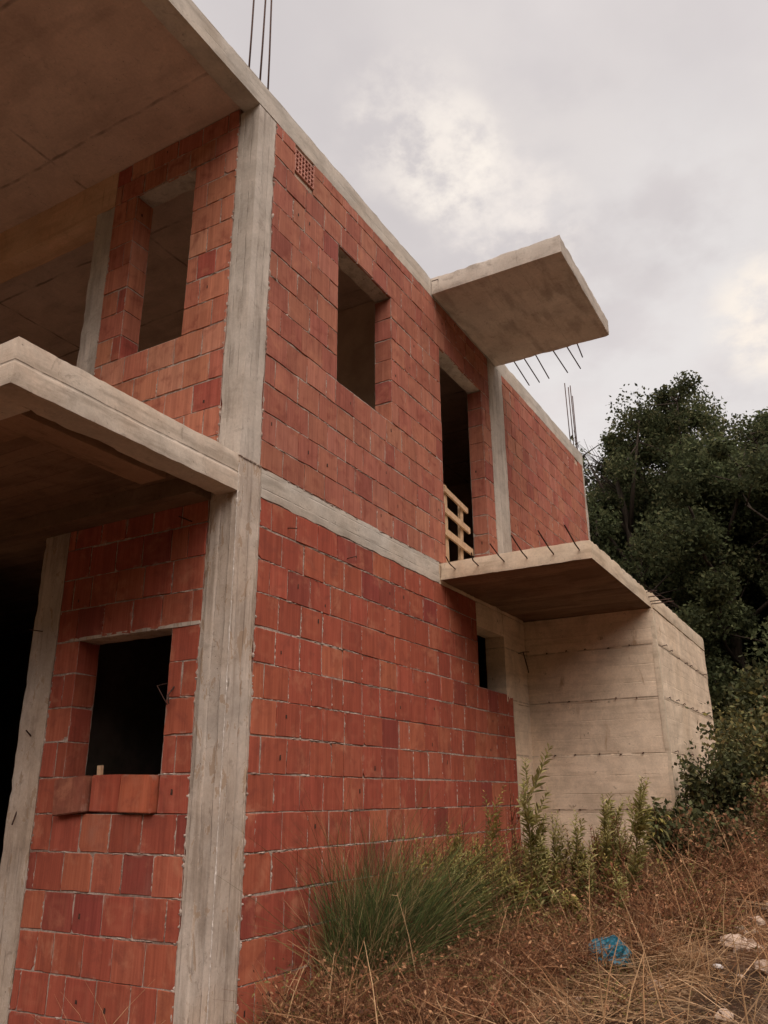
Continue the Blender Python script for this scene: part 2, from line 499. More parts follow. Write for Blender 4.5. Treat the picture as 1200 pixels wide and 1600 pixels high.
# ----------------------------------------------------------------- brickwork
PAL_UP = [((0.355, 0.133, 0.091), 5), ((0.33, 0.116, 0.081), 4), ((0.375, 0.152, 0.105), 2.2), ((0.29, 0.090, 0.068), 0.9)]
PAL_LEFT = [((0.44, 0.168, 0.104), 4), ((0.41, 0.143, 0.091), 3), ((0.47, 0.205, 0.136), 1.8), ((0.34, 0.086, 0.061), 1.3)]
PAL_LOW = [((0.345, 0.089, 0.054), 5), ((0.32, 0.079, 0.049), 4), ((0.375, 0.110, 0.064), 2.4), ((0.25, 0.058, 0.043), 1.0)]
def brick_colour(rr, pal):
    tot = sum(w for _, w in pal)
    k = rr.random() * tot
    for c, w in pal:
        k -= w
        if k <= 0:
            break
    j = 1 + rr.uniform(-0.08, 0.08)
    c = [c[0] * j, c[1] * j * (1 + rr.uniform(-0.06, 0.08)), c[2] * j]
    return (*c, rr.uniform(.2, .8) if rr.random() < 0.32 else 0.0)

class Panel:
    """a face of brickwork: o + u*U + z*Z, outward normal N"""
    def __init__(s, mb, o, U, N, seed, pal=None):
        s.pal = pal or PAL_UP
        s.mb, s.o, s.U, s.N = mb, Vector(o), Vector(U), Vector(N)
        s.r = random.Random(seed)
        s.flip = Vector(U).cross(Vector((0, 0, 1))).dot(Vector(N)) < 0
    def P(s, u, z, n):
        return s.o + s.U * u + Vector((0, 0, z)) + s.N * n
    def quad(s, pts, m, col, uv=None):
        if s.flip:
            pts = pts[::-1]
            uv = uv[::-1] if uv else None
        s.mb.face([s.P(*p) for p in pts], m, col, uv)
    def brick(s, u0, u1, z0, z1, warm=0.0, out=0.0):
        r = s.r
        col = brick_colour(r, s.pal)
        n = out + r.uniform(-0.0025, 0.002)
        j = lambda a: a + r.uniform(-0.0025, 0.0025)
        tilt = r.uniform(-0.003, 0.003)
        c = [[j(u0), j(z0)], [j(u1), j(z0) + tilt], [j(u1), j(z1) + tilt], [j(u0), j(z1)]]
        cu, cz = (u0 + u1) / 2, (z0 + z1) / 2
        nn = [n + r.uniform(-0.0025, 0.0025) for _ in range(4)]
        out = []                                   # outline with worn edges and a broken corner here and there
        for i in range(4):
            a, b = c[i], c[(i + 1) % 4]
            na, nb = nn[i], nn[(i + 1) % 4]
            ch = r.uniform(.012, .032) if r.random() < .07 else r.uniform(.002, .006)
            La = math.hypot(b[0] - a[0], b[1] - a[1])
            ts = [min(.3, ch / La)] + [r.uniform(.2, .4), r.uniform(.55, .8)]
            pa = c[i - 1]
            Lp = math.hypot(pa[0] - a[0], pa[1] - a[1])
            tp = min(.3, ch * r.uniform(.5, 1.3) / Lp)
            out.append((a[0] + (pa[0] - a[0]) * tp, a[1] + (pa[1] - a[1]) * tp, na))
            for q, t in enumerate(ts):
                x, z = a[0] + (b[0] - a[0]) * t, a[1] + (b[1] - a[1]) * t
                w = 0 if q == 0 else max(0, r.gauss(.0005, .0022))
                L = math.hypot(cu - x, cz - z)
                out.append((x + (cu - x) / L * w, z + (cz - z) / L * w, na + (nb - na) * t))
        e = 0.0035
        inn, rim, bak, qi, qo = [], [], [], [], []
        for (x, z, q) in out:
            L = math.hypot(cu - x, cz - z)
            ix, iz = x + (cu - x) / L * e, z + (cz - z) / L * e
            inn.append((ix, iz, q))
            rim.append((x, z, q - .0035))
            bak.append((x, z, q - .028))
            hw, hh = (u1 - u0) / 2, (z1 - z0) / 2
            qi.append(((ix - cu) / hw, (iz - cz) / hh))
            qo.append(((x - cu) / hw, (z - cz) / hh))
        s.quad(inn, 0, col, qi)
        m = len(out)
        for i in range(m):
            k = (i + 1) % m
            s.quad([rim[i], rim[k], inn[k], inn[i]], 0, col, [qo[i], qo[k], qi[k], qi[i]])
            s.quad([bak[i], bak[k], rim[k], rim[i]], 0, col, [qo[i], qo[k], qo[k], qo[i]])
        if r.random() < 0.13 and u1 - u0 > 0.15:      # little gouge from handling
            cu, cz = r.uniform(u0 + .06, u1 - .06), r.uniform(z0 + .06, z1 - .06)
            w, h = r.uniform(.006, .011), r.uniform(.012, .022)
            s.quad([(cu - w, cz - h, n + .0022), (cu + w, cz - h * .8, n + .0022), (cu + w * .8, cz + h, n + .0022), (cu - w, cz + h * .8, n + .0022)], 2, (1, 1, 1, 1))
    def rows(s, u0, u1, zl, holes=(), size=0.30, joint=0.010, warm=0.0, start=None, crumbs=1.0, mort=True):
        r = s.r
        for k in range(len(zl) - 1):
            zb, zt = zl[k], zl[k + 1]
            iv = [(u0, u1)]
            for (a, b, c, d) in holes:
                ov = min(d, zt) - max(c, zb)
                if ov > 0.5 * (zt - zb):
                    nv = []
                    for (p, q) in iv:
                        if b <= p or a >= q:
                            nv.append((p, q))
                        else:
                            if a > p + 0.02:
                                nv.append((p, a))
                            if b < q - 0.02:
                                nv.append((b, q))
                    iv = nv
            for (p, q) in iv:
                first = size * (0.5 if k % 2 else 1.0) + r.uniform(-.06, .03) if start is None else start
                u = p
                nxt = p + max(0.07, first)
                while u < q - 0.01:
                    if nxt > q - 0.05:
                        nxt = q
                    jn = joint * r.uniform(0.5, 1.3)
                    w = noise.noise(Vector((u * 0.7, k * 3.1, s.o.x))) * 0.008
                    s.brick(u + jn / 2, nxt - jn / 2, zb + joint * r.uniform(.3, .65) + w, zt - joint * r.uniform(.3, .65) + w, warm, r.uniform(-.001, .002))
                    u = nxt
                    if crumbs and r.random() < .45 * crumbs and u < q - .02:
                        for _ in range(r.randint(3, 9)):
                            s.lump(u + r.uniform(-.004, .004), r.uniform(zb + .02, zt - .02), r.uniform(.004, .008), r.uniform(.008, .024), r.uniform(.001, .005))
                    nxt = u + (size + r.uniform(-.015, .015) if r.random() < 0.9 else size * r.uniform(.5, .8))
                if mort:
                    s.mortar(p, q, zb, zt)
                # mortar squeezed out along the bed joint
                if crumbs:
                    n = int((q - p) * 16 * crumbs)
                    for _ in range(n):
                        uu = r.uniform(p + .01, q - .01)
                        if noise.noise(Vector((uu * 1.9, zb * 4.0, 3.3))) < -0.02:
                            continue
                        w = noise.noise(Vector((uu * 0.7, k * 3.1, s.o.x))) * 0.008
                        L, H = r.uniform(.012, .045), r.uniform(.004, .011)
                        s.lump(uu, zb + w + r.uniform(-.004, .003), L, H, r.uniform(.002, .007))
    def spill(s, u, z0, z1, dens=17):
        r = s.r
        for _ in range(int((z1 - z0) * dens)):
            z = r.uniform(z0, z1)
            if noise.noise(Vector((z * 2.3, u * 9, 6))) > -.15:
                s.lump(u + r.uniform(-.002, .012), z, r.uniform(.006, .016), r.uniform(.008, .03), r.uniform(.003, .009))
    def lump(s, u, z, L, H, D):
        r = s.r
        a = [(u - L, z - H * r.uniform(.2, 1), -.006), (u, z - H * r.uniform(.7, 1.5), -.004), (u + L, z - H * r.uniform(.2, 1), -.006),
             (u + L, z + H * r.uniform(.2, 1), -.006), (u, z + H * r.uniform(.5, 1.2), -.004), (u - L, z + H * r.uniform(.2, 1), -.006)]
        c = (u + r.uniform(-.3, .3) * L, z, D)
        for i in range(6):
            s.quad([a[i], a[(i + 1) % 6], c], 1, (1, 1, 1, 1))
    def mortar(s, u0, u1, z0, z1, res=0.03):
        nu = max(1, int((u1 - u0) / res))
        nz = max(1, int((z1 - z0) / res))
        vs, fs = [], []
        for i in range(nu + 1):
            for j in range(nz + 1):
                u = u0 + (u1 - u0) * i / nu
                z = z0 + (z1 - z0) * j / nz
                p = s.P(u, z, 0)
                n = -0.006 + 0.007 * noise.noise(p * 6) + 0.004 * noise.noise(p * 31)
                vs.append(s.P(u, z, min(n, -0.0048)))
        for i in range(nu):
            for j in range(nz):
                f = (i * (nz + 1) + j, (i + 1) * (nz + 1) + j, (i + 1) * (nz + 1) + j + 1, i * (nz + 1) + j + 1)
                fs.append(f[::-1] if s.flip else f)
        s.mb.grid(vs, fs, 1)
    def core(s, u0, u1, z0, z1, holes=(), thick=0.2, m=3):
        zs = sorted({z0, z1} | {max(z0, min(z1, h[i])) for h in holes for i in (2, 3)})
        for zb, zt in zip(zs[:-1], zs[1:]):
            if zt - zb < 1e-4:
                continue
            iv = [(u0, u1)]
            for (a, b, c, d) in holes:
                if c < zt - 1e-4 and d > zb + 1e-4:
                    nv = []
                    for (p, q) in iv:
                        if b <= p or a >= q:
                            nv.append((p, q))
                        else:
                            if a > p:
                                nv.append((p, a))
                            if b < q:
                                nv.append((b, q))
                    iv = nv
            for (p, q) in iv:
                A, B = s.P(p, zb, -0.02), s.P(q, zt, -thick)
                lo = [min(A[i], B[i]) for i in range(3)]
                hi = [max(A[i], B[i]) for i in range(3)]
                s.mb.box(lo, hi, m)

BRICK_MATS = [M['brick'], M['mortar'], M['rust'], M['inner']]
X, Y = (1, 0, 0), (0, 1, 0)
NX, NY = (-1, 0, 0), (0, -1, 0)

house = thing('unfinished_house', 'two-storey house shell of red clay blocks and raw grey concrete frame, no windows fitted', 'house', (0, 0, -0.4))

# right-hand wall, ground floor
def zrows(top, bottom, extra_top=None, step=0.25):
    z = []
    k = top
    while k > bottom:
        z.append(k)
        k -= step
    z = z[::-1]
    if extra_top:
        z.append(extra_top)
    return z

mb = MB()
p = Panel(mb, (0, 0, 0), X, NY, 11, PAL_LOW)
win = (4.25, 5.06, 2.115, 2.87)
zr = zrows(2.935, -0.75, 3.16)
zr = [z for z in zr]
p.rows(0.268, 5.25, [z for z in zr if z <= 2.19], crumbs=1.6)
p.rows(0.268, 4.25, [z for z in zr if z >= 2.18], crumbs=1.4)
p.spill(.27, -.4, 3.15)
p.core(0.27, 5.245, -0.8, 3.157, [(4.24, 5.3, 2.115, 3.2)])
mb.build('brick_wall', BRICK_MATS, house)

# right-hand wall, upper floor between corner column and second column
mb = MB()
p = Panel(mb, (0, 0, 0), X, NY, 12)
zr = [3.395] + [6.125 - 0.25 * k for k in range(10, 0, -1)] + [6.125, 6.375, 6.62, 6.745]
H = [(1.28, 2.315, 4.625, 6.125), (3.49, 4.755, 3.3, 6.125)]
vent = (0.535, 0.83, 6.375, 6.62)
p.rows(0.243, 5.03, zr, H + [(0.535, 0.83, 6.44, 6.745)], size=0.30, crumbs=0.5)
HC = [(a - 0.0, b + 0.022, c, d + 0.14) for a, b, c, d in H]
p.spill(.245, 3.42, 6.7)
p.spill(5.02, 3.42, 6.7, 12)
p.core(0.25, 5.03, 3.40, 6.74, HC)
# the brick reveals one looks at from the left
for xr, z0, z1, sd in ((2.315, 4.625, 6.125, 21), (4.755, 3.40, 6.125, 22)):
    q = Panel(mb, (xr, 0, 0), Y, NX, sd)
    q.rows(0.004, 0.21, [z0] + [z for z in zr if z0 + .05 < z < z1 - .05] + [z1], size=0.23, start=0.25, crumbs=0.3, warm=0.2)
for xr, z0, z1, sd in ((1.28, 4.625, 6.125, 23), (3.49, 3.40, 6.125, 24)):
    q = Panel(mb, (xr, 0, 0), Y, X, sd)
    q.mortar(0.004, 0.2, z0, z1)
mb.build('brick_wall', BRICK_MATS, house)

# right-hand wall, upper floor beyond the second column
mb = MB()
p = Panel(mb, (0, 0, 0), X, NY, 13)
p.rows(5.55, 9.45, zr, [(9.0, 9.22, 6.60, 6.745)], size=0.30, crumbs=0.9)
p.core(5.55, 9.45, 3.40, 6.74)
mb.build('brick_wall', BRICK_MATS, house)

# left-hand wall, upper floor
mb = MB()
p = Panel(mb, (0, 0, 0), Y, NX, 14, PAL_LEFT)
zl = [3.41] + [6.375 - 0.25 * k for k in range(11, 0, -1)] + [6.375, 6.60, 6.80]
HL = [(0.70, 1.43, 4.64, 6.375)]
p.rows(0.222, 1.73, zl, HL, size=0.29, warm=0.8, crumbs=0.6)
p.spill(.225, 3.45, 6.7)
p.spill(1.715, 3.45, 6.4, 14)
p.core(0.23, 1.73, 3.42, 6.80, [(0.70, 1.452, 4.64, 6.52)])
q = Panel(mb, (0, 1.43, 0), X, NY, 25, PAL_LEFT)
q.rows(0.004, 0.21, [4.64] + [z for z in zl if 4.7 < z < 6.3] + [6.375], size=0.23, start=0.25, warm=0.3, crumbs=0.3)
q = Panel(mb, (0, 0.70, 0), X, Y, 26)
q.mortar(0.004, 0.2, 4.64, 6.375)
mb.build('brick_wall', BRICK_MATS, house)

# left-hand wall, ground floor
mb = MB()
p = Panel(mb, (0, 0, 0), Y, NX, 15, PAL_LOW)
zl = zrows(2.935, -0.75, 3.2)
p.rows(0.268, 1.755, zl, [(0.535, 1.495, 0.935, 2.185)], size=0.29, warm=0.12, crumbs=1.0)
p.spill(.27, -.4, 3.1)
p.spill(1.74, -.4, 3.1, 16)
p.core(0.27, 1.75, -0.8, 3.2, [(0.535, 1.515, 0.93, 2.30)])
q = Panel(mb, (0, 1.495, 0), X, NY, 27, PAL_LOW)
q.rows(0.004, 0.21, [0.935, 1.185, 1.435, 1.685, 1.935, 2.185], size=0.23, start=0.25, crumbs=0.4)
q = Panel(mb, (0, 0.535, 0), X, Y, 28)
q.mortar(0.004, 0.2, 0.935, 2.185)
mb.build('brick_wall', BRICK_MATS, house)

# the stretch of left-hand wall beyond both openings, and the back and end walls and added partitions
mb = MB()
p = Panel(mb, (0, 0, 0), Y, NX, 16, PAL_LOW)
p.rows(3.2, 8.0, zrows(2.935, -0.75, 3.2), size=0.29)
p.core(3.2, 8.0, -0.8, 3.2)
p.rows(5.2, 8.0, [3.41] + [6.125 - 0.25 * k for k in range(10, 0, -1)] + [6.125, 6.375], size=0.29, warm=0.6)
p.core(5.2, 8.0, 3.42, 6.38)
mb.build('brick_wall', BRICK_MATS, house)
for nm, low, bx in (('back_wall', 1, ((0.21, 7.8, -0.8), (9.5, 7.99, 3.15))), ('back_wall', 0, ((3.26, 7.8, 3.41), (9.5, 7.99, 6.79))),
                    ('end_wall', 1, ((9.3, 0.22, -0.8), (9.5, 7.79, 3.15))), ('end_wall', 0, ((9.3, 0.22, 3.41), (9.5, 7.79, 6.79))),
                    ('added_partition', 0, ((3.1, 0.215, 3.41), (3.25, 7.79, 6.79))), ('added_partition', 1, ((3.1, 0.215, -0.8), (3.25, 7.79, 3.15))),  # unseen partitions added to keep the rooms behind the openings dark
                    ('added_partition', 1, ((0.215, 1.9, -0.8), (3.09, 2.0, 3.15)))):
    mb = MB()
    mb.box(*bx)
    mb.build(nm, M['inner_low_shaded' if low else 'inner'], house)

# concrete frame ------------------------------------------------------------
def joint_seam(z0, amt=0.004):
    def f(co, n):
        return n * (amt if co.z < z0 else 0.0)
    return f
def column_boards(bw, off, amp):
    def f(co, n):
        d = Vector((0, 0, 0))
        for a, b in ((0, 1), (1, 0)):
            if abs(n[a]) > .5 and abs(n[b]) < .5:
                k = math.floor((co[0] + co[1] + off) / bw)
                d[a] += n[a] * amp * (noise.noise(Vector((k * 7.3, a * 3.1, 0.5))))
        return d
    return f
def board_cuts(bw, off, hi):
    out = []
    k = 1
    while k * bw - off < hi:
        out += [k * bw - off - .0015, k * bw - off + .0015]
        k += 1
    return tuple(v for v in out if v > .01)
# corner column: lower lift, then the narrower upper lift
cb_low = column_boards(.09, .03, .009)
def arris_low(co, n):
    # ragged line of grout down the arris
    d = Vector((0, 0, 0))
    if abs(co.x) < 1e-4 and abs(co.y) < 1e-4:
        k = 0.006 * (noise.noise(Vector((0, 0, co.z * 23))) + 0.4)
        d += Vector((-1, -1, 0)) * k
    return d + cb_low(co, n)
block('column', (0, 0, -0.8), (0.268, 0.268, 3.402), M['conc_low'], house, res=(.045, .045, .03), amp=0.004, wear=0.006, seed=1, disp=arris_low, extra=(board_cuts(.09, .03, .26), board_cuts(.09, .03, .26), ()))
block('column', (0.004, 0.004, 3.40), (0.243, 0.222, 6.745), M['conc'], house, res=(.045, .045, .04), amp=0.004, wear=0.006, seed=2, disp=column_boards(.083, 0, .009), extra=(board_cuts(.083, 0, .24), board_cuts(.083, 0, .22), ()))
mb = MB()
gr = random.Random(31)
zs = [-0.4 + .018 * k for k in range(209)]
rad = [.0008 + .0072 * max(0, .35 + .9 * noise.noise(Vector((z * 6, 1, 1))) + .5 * noise.noise(Vector((z * 31, 2, 5)))) for z in zs]
mb.tube([(gr.uniform(-.002, .002), gr.uniform(-.002, .002), z) for z in zs], rad, 6)
mb.build('grout_fin', M['grout'], house)
mb = MB()
for k in range(90):       # crumbs in the cold joint at floor level
    u = gr.uniform(0, .245)
    p0 = (u, -.002, 3.402) if gr.random() < .55 else (-.002, min(u, .22), 3.402)
    a = gr.uniform(.004, .012)
    d = (1, 0) if p0[1] < 0 else (0, 1)
    mb.tube([(p0[0] - d[0] * a, p0[1] - d[1] * a, p0[2]), (p0[0], p0[1], p0[2] + gr.uniform(-.006, .004)), (p0[0] + d[0] * a, p0[1] + d[1] * a, p0[2])], [.002, gr.uniform(.003, .007), .002], 5)
mb.build('cold_joint', M['mortar'], house)
block('column', (5.03, -0.004, 3.385), (5.55, 0.25, 6.745), M['conc'], house, res=.07, amp=0.004, seed=3)
block('column', (9.45, -0.003, 3.385), (9.56, 0.25, 6.745), M['conc'], house, res=.07, amp=0.004, seed=4)
block('column', (0.004, 1.73, 3.40), (0.24, 1.98, 6.39), M['conc'], house, res=.06, amp=0.004, seed=5)
block('column', (-0.003, 1.755, -0.8), (0.26, 2.06, 3.2), M['conc_low'], house, res=.06, amp=0.005, wear=0.01, seed=6)
block('column', (5.255, -0.006, -0.8), (5.85, 0.25, 2.10), M['annex'], house, res=.07, amp=0.003, seed=7)
block('column', (5.065, -0.004, 2.098), (5.85, 0.25, 3.157), M['annex'], house, res=.07, amp=0.003, seed=8)
block('lintel', (4.25, -0.003, 2.872), (5.063, 0.24, 3.157), M['annex'], house, res=.07, amp=0.003, seed=9)
# floor band on the right, ragged below where the mortar was packed in
def ragged(co, n):
    if n.z < 0 and n.y < 0:
        return Vector((0, 0, -0.016 * max(-0.4, noise.noise(Vector((co.x * 5, 1, 1))) + 0.5 * noise.noise(Vector((co.x * 19, 1, 1))))))
    return Vector((0, 0, 0))
def band_step(co, n):
    d = ragged(co, n)
    if n.y < 0 and co.z > 3.27:
        d += Vector((0, 0.006, 0))
    return d
block('ring_beam', (0.262, -0.006, 3.158), (3.31, 0.25, 3.40), M['conc_h'], house, res=(.05, .08, .04), amp=0.004, seed=10, disp=band_step, extra=((), (), (3.268, 3.272)))
block('ring_beam', (3.30, -0.002, 3.159), (5.80, 0.25, 3.384), M['annex'], house, res=.08, amp=0.003, seed=11)
block('ring_beam', (0.003, 1.735, 6.386), (0.25, 7.9, 6.81), M['pale_beam'], house, res=.08, amp=0.004, seed=12)
block('floor_slab', (0.256, 0.256, 3.165), (9.5, 7.9, 3.395), M['soffit_shaded'], house, res=.3, amp=0.002, seed=13)
block('ground_slab', (0.22, 0.22, -0.7), (9.3, 7.8, -0.05), M['inner_low_shaded'], house, res=.5, amp=0.002, seed=14)

# left balcony
def fascia_line(co, n):
    d = Vector((0, 0, 0))
    if co.z < 3.262:
        d += Vector((n.x, n.y, 0)) * 0.005
    if n.z < 0 and (n.y < 0 or n.x < 0):
        d += Vector((0, 0, 0.007 * noise.noise(Vector((co.x * 8, co.y * 8, 2)))))
    return d
bm = bmesh.new()
rough_box(bm, (-1.86, 0.004, 3.122), (0.02, 0.20, 3.415), (.04, .05, .035), 0.004, 0.007, 21, ((), (), (3.258, 3.266)), fascia_line)
rough_box(bm, (-1.86, 0.195, 3.122), (-1.60, 8.0, 3.415), (.06, .1, .05), 0.004, 0.007, 22, ((), (), (3.258, 3.266)), fascia_line)
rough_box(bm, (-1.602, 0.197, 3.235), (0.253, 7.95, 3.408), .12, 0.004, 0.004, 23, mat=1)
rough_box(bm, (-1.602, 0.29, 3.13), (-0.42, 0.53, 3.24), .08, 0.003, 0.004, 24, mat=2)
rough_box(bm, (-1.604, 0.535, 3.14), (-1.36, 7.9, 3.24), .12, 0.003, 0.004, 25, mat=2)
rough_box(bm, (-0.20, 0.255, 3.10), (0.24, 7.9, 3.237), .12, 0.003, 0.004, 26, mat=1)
bm_obj('balcony_slab', bm, [M['conc_b'], M['soffit_shaded'], M['pale_soffit']], house)

# right balcony
def broken_end(co, n):
    d = Vector((0, 0, 0))
    if n.y < 0 and n.z > 0:
        d.z -= 0.05 * max(0, noise.noise(Vector((co.x * 7, 0, 5))))
    return d
block('balcony_slab', (3.30, -1.64, 3.19), (5.86, -0.004, 3.387), [M['annex_top'], M['soffit_shaded']], house, res=.05, amp=0.004, wear=0.009, seed=27, disp=broken_end)
# canopy over the upper door
block('canopy_slab', (3.31, -1.625, 6.755), (5.33, -0.003, 6.985), M['canopy'], house, res=.05, amp=0.004, wear=0.009, seed=28)
# roof
def roof_edge(co, n):
    d = Vector((0, 0, 0))
    if n.y < 0 and n.z < 0 and co.x > 0.24:
        d.z += -0.03 * max(0, noise.noise(Vector((co.x * 2.2, 0, 8)))) - 0.012 * noise.noise(Vector((co.x * 14, 0, 8)))
    return d
bm = bmesh.new()
rough_box(bm, (-3.2, 0.0, 6.745), (9.57, 0.19, 7.0), (.06, .06, .06), 0.003, 0.006, 31, disp=roof_edge)
rough_box(bm, (-3.2, 0.185, 6.805), (9.57, 8.0, 6.995), .14, 0.004, 0.004, 32, mat=1)
bm_obj('roof_slab', bm, [M['conc_h'], M['soffit']], house)
# lintels
block('lintel', (1.27, 0.012, 6.128), (2.33, 0.205, 6.26), M['conc'], house, res=.08, amp=0.002, seed=33)
block('lintel', (3.48, 0.012, 6.128), (4.77, 0.205, 6.26), M['conc'], house, res=.08, amp=0.002, seed=34)
block('lintel', (0.012, 0.69, 6.378), (0.205, 1.45, 6.51), M['conc'], house, res=.08, amp=0.002, seed=35)
block('lintel', (-0.006, 0.272, 2.178), (0.205, 1.66, 2.208), M['conc_low'], house, res=.04, amp=0.004, seed=36)

# ventilating block high on the right wall
mb = MB()
x0, x1, z0, z1 = 0.538, 0.827, 6.45, 6.69
nx, nz, w = 6, 5, 0.010
cl = (0.50, 0.25, 0.20, 0)
for i in range(nx + 1):
    x = x0 + (x1 - x0) * i / nx
    mb.box((x - w / 2, -0.002, z0), (x + w / 2, 0.05, z1), 0, cl)
for j in range(nz + 1):
    z = z0 + (z1 - z0) * j / nz
    mb.box((x0 - w / 2, 0.0, z - w / 2), (x1 + w / 2, 0.048, z + w / 2), 0, cl)
mb.box((x0, 0.04, z0), (x1, 0.06, z1), 1, cl)
mb.build('vent_grille', [M['brick'], M['inner']], house)

# reinforcing bars
def bar(pts, r=0.007, n=6, parent=None, name='rebar'):
    mb = MB()
    mb.tube(pts, r, n)
    return mb.build(name, M['rust'], parent or house, smooth=True)
for (x, y, zt, dx) in ((-0.06, 0.10, 8.95, 0.02), (0.085, 0.09, 9.0, 0.03), (0.105, 0.11, 8.9, 0.035), (0.24, 0.12, 8.8, -0.02)):
    bar([(x, y, 6.96), (x + dx * .3, y, 7.6), (x + dx, y + .01, zt)], 0.0085)
for (x, y, zt, dx) in ((9.10, 0.07, 8.28, -0.03), (9.22, 0.05, 8.26, 0.0), (9.42, 0.06, 8.38, -0.02), (9.53, 0.07, 8.22, 0.0)):
    bar([(x, y, 6.95), (x + dx, y, zt)], 0.009)
for (y, xe, ze, ye) in ((-0.26, 6.25, 6.85, -0.174), (-0.41, 6.24, 6.85, -0.338), (-0.585, 6.2, 6.85, -0.5), (-0.823, 6.18, 6.855, -0.79), (-1.02, 6.15, 6.85, -0.99), (-1.18, 5.85, 6.85, -1.11)):
    bar([(5.25, y, 6.83), (xe, ye, ze)], 0.0085)
for (y0, xe, y1) in ((-0.186, 2.97, -0.241), (-0.448, 2.98, -0.52), (-0.736, 2.79, -0.80), (-0.982, 2.65, -1.075), (-1.258, 2.64, -1.34), (-1.519, 2.61, -1.60)):
    bar([(3.36, y0, 3.285), (3.15, y0 - .01, 3.31), (xe, y1, 3.335)], 0.0068)
for (x, z, L) in ((5.62, 3.34, .12), (5.72, 3.30, .14), (5.79, 3.26, .24), (5.83, 3.235, .26)):
    bar([(x, -1.5, z), (x, -1.65 - L, z + .005)], 0.006)

# tie wires and nails left in the walls
def wire(pts, r=0.0035):
    bar(pts, r, 5, house, 'tie_wire')
wire([(0.62, 0.03, 3.02), (0.60, -0.10, 2.99), (0.585, -0.11, 2.985)], .004)
wire([(1.48, 0.02, 2.98), (1.47, -0.10, 2.985), (1.465, -0.10, 2.97)], .004)
wire([(0.02, 0.47, 1.78), (-0.06, 0.46, 1.70), (-0.08, 0.43, 1.64)], .006)
wire([(0.02, 0.50, 1.80), (-0.05, 0.58, 1.77), (-0.08, 0.44, 1.63)], .004)
wire([(0.02, 0.42, 2.96), (-0.10, 0.46, 2.98)], .005)
wire([(0.02, 1.93, 2.30), (-0.10, 1.97, 2.30)], .004)
wire([(0.02, 1.90, 1.47), (-0.05, 1.91, 1.53)], .006)
wire([(0.02, 1.97, 0.98), (-0.05, 1.92, 0.86)], .006)
wire([(5.55, 0.02, 2.74), (5.44, -0.10, 2.73), (5.40, -0.16, 2.52), (5.37, -0.18, 2.46)], .007)
wire([(5.7, 0.02, 2.78), (5.6, -0.12, 2.755)], .005)
wire([(3.312, -0.1, 6.93), (3.26, -0.12, 6.90), (3.22, -0.06, 6.87)], .006)

# concrete annex under the right balcony -------------------------------------
annex = thing('concrete_annex', 'tan board-marked concrete box under the side balcony, rising from the weeds', 'annex', (5.81, -1.65, 0.4))
SE = (0.24, 0.87, 1.49, 2.127, 2.745)
def lips(co, n):
    d = Vector((0, 0, 0))
    k = sum(1 for s0 in SE if co.z > s0)
    d += Vector((n.x, n.y, 0)) * (0.0035 * ((k * 7) % 3 - 1))
    for s0 in SE:
        if abs(co.z - s0) < 0.006:
            d += Vector((n.x, n.y, 0)) * 0.005 * max(-.2, noise.noise(Vector((co.x * 6, co.y * 6, s0 * 9))))
    return d
bm = bmesh.new()
ex = tuple(s0 + q for s0 in SE for q in (-.006, 0, .006))
rough_box(bm, (5.81, -1.65, -0.7), (9.5, 0.06, 3.186), (.08, .06, .09), 0.004, 0.007, 41, ((), (), ex), lips)
bm_obj('concrete_wall', bm, M['annex'], annex)
block('roof_edge', (5.863, -1.665, 3.189), (9.51, -0.006, 3.387), M['annex_top'], annex, res=.07, amp=0.004, wear=0.012, seed=42)
bm = bmesh.new()
rough_box(bm, (5.806, -1.66, -0.7), (5.872, -1.60, 3.184), (.03, .03, .06), 0.003, 0.004, 43)
bm_obj('corner_strip', bm, M['annex_top'], annex)
rr = random.Random(3)
for s0 in SE[1:]:
    for k in range(5):
        y = -0.28 - 0.27 * k + rr.uniform(-.03, .03)
        z = s0 + rr.uniform(-.006, .012)
        mb = MB()
        a = rr.uniform(-.03, .02)
        mb.tube([(5.83, y, z), (5.785, y + a * .3, z + .004), (5.77, y + a, z - .012)], [0.008, .007, .004], 5)
        mb.build('tie_wire', M['rust'], annex)
for s0 in SE[1:]:
    for k in range(7):
        x = 6.15 + 0.46 * k + rr.uniform(-.06, .06)
        z = s0 + rr.uniform(-.01, .02)
        L = rr.choice((.015, .02, .03, .06))
        mb = MB()
        mb.tube([(x, -1.63, z), (x - .02, -1.66 - L, z + .012), (x - .04, -1.665 - L, z - .005)], 0.005, 5)
        mb.build('tie_wire', M['rust'], annex)

# timber guard rail across the upper door -----------------------------------
rail = thing('wooden_guard_rail', 'rough timber guard rail nailed across the upper doorway above the balcony', 'railing', (3.9, 0.1, 3.4))
def plank(a, b, w, t, nrm, name):
    a, b, nrm = Vector(a), Vector(b), Vector(nrm)
    d = (b - a).normalized()
    s = d.cross(nrm).normalized()
    bm = bmesh.new()
    bmesh.ops.create_cube(bm, size=1)
    L = (b - a).length
    for v in bm.verts:
        q = v.co.copy()
        v.co = (a + b) / 2 + d * q.x * L + s * q.y * w + nrm.normalized() * q.z * t
    bmesh.ops.bevel(bm, geom=bm.edges[:], offset=0.003, segments=1, affect='EDGES')
    return bm_obj(name, bm, M['wood'], rail)
plank((3.60, 0.05, 4.345), (4.32, 0.09, 4.30), 0.06, 0.022, (0, 1, 0), 'rail')
plank((3.60, 0.055, 4.10), (4.36, 0.09, 4.055), 0.068, 0.022, (0, 1, 0), 'rail')
plank((3.60, 0.06, 3.84), (4.42, 0.09, 3.80), 0.075, 0.022, (0, 1, 0), 'rail')
plank((3.67, 0.085, 4.42), (3.735, 0.11, 3.40), 0.075, 0.03, (0, 1, 0), 'post')
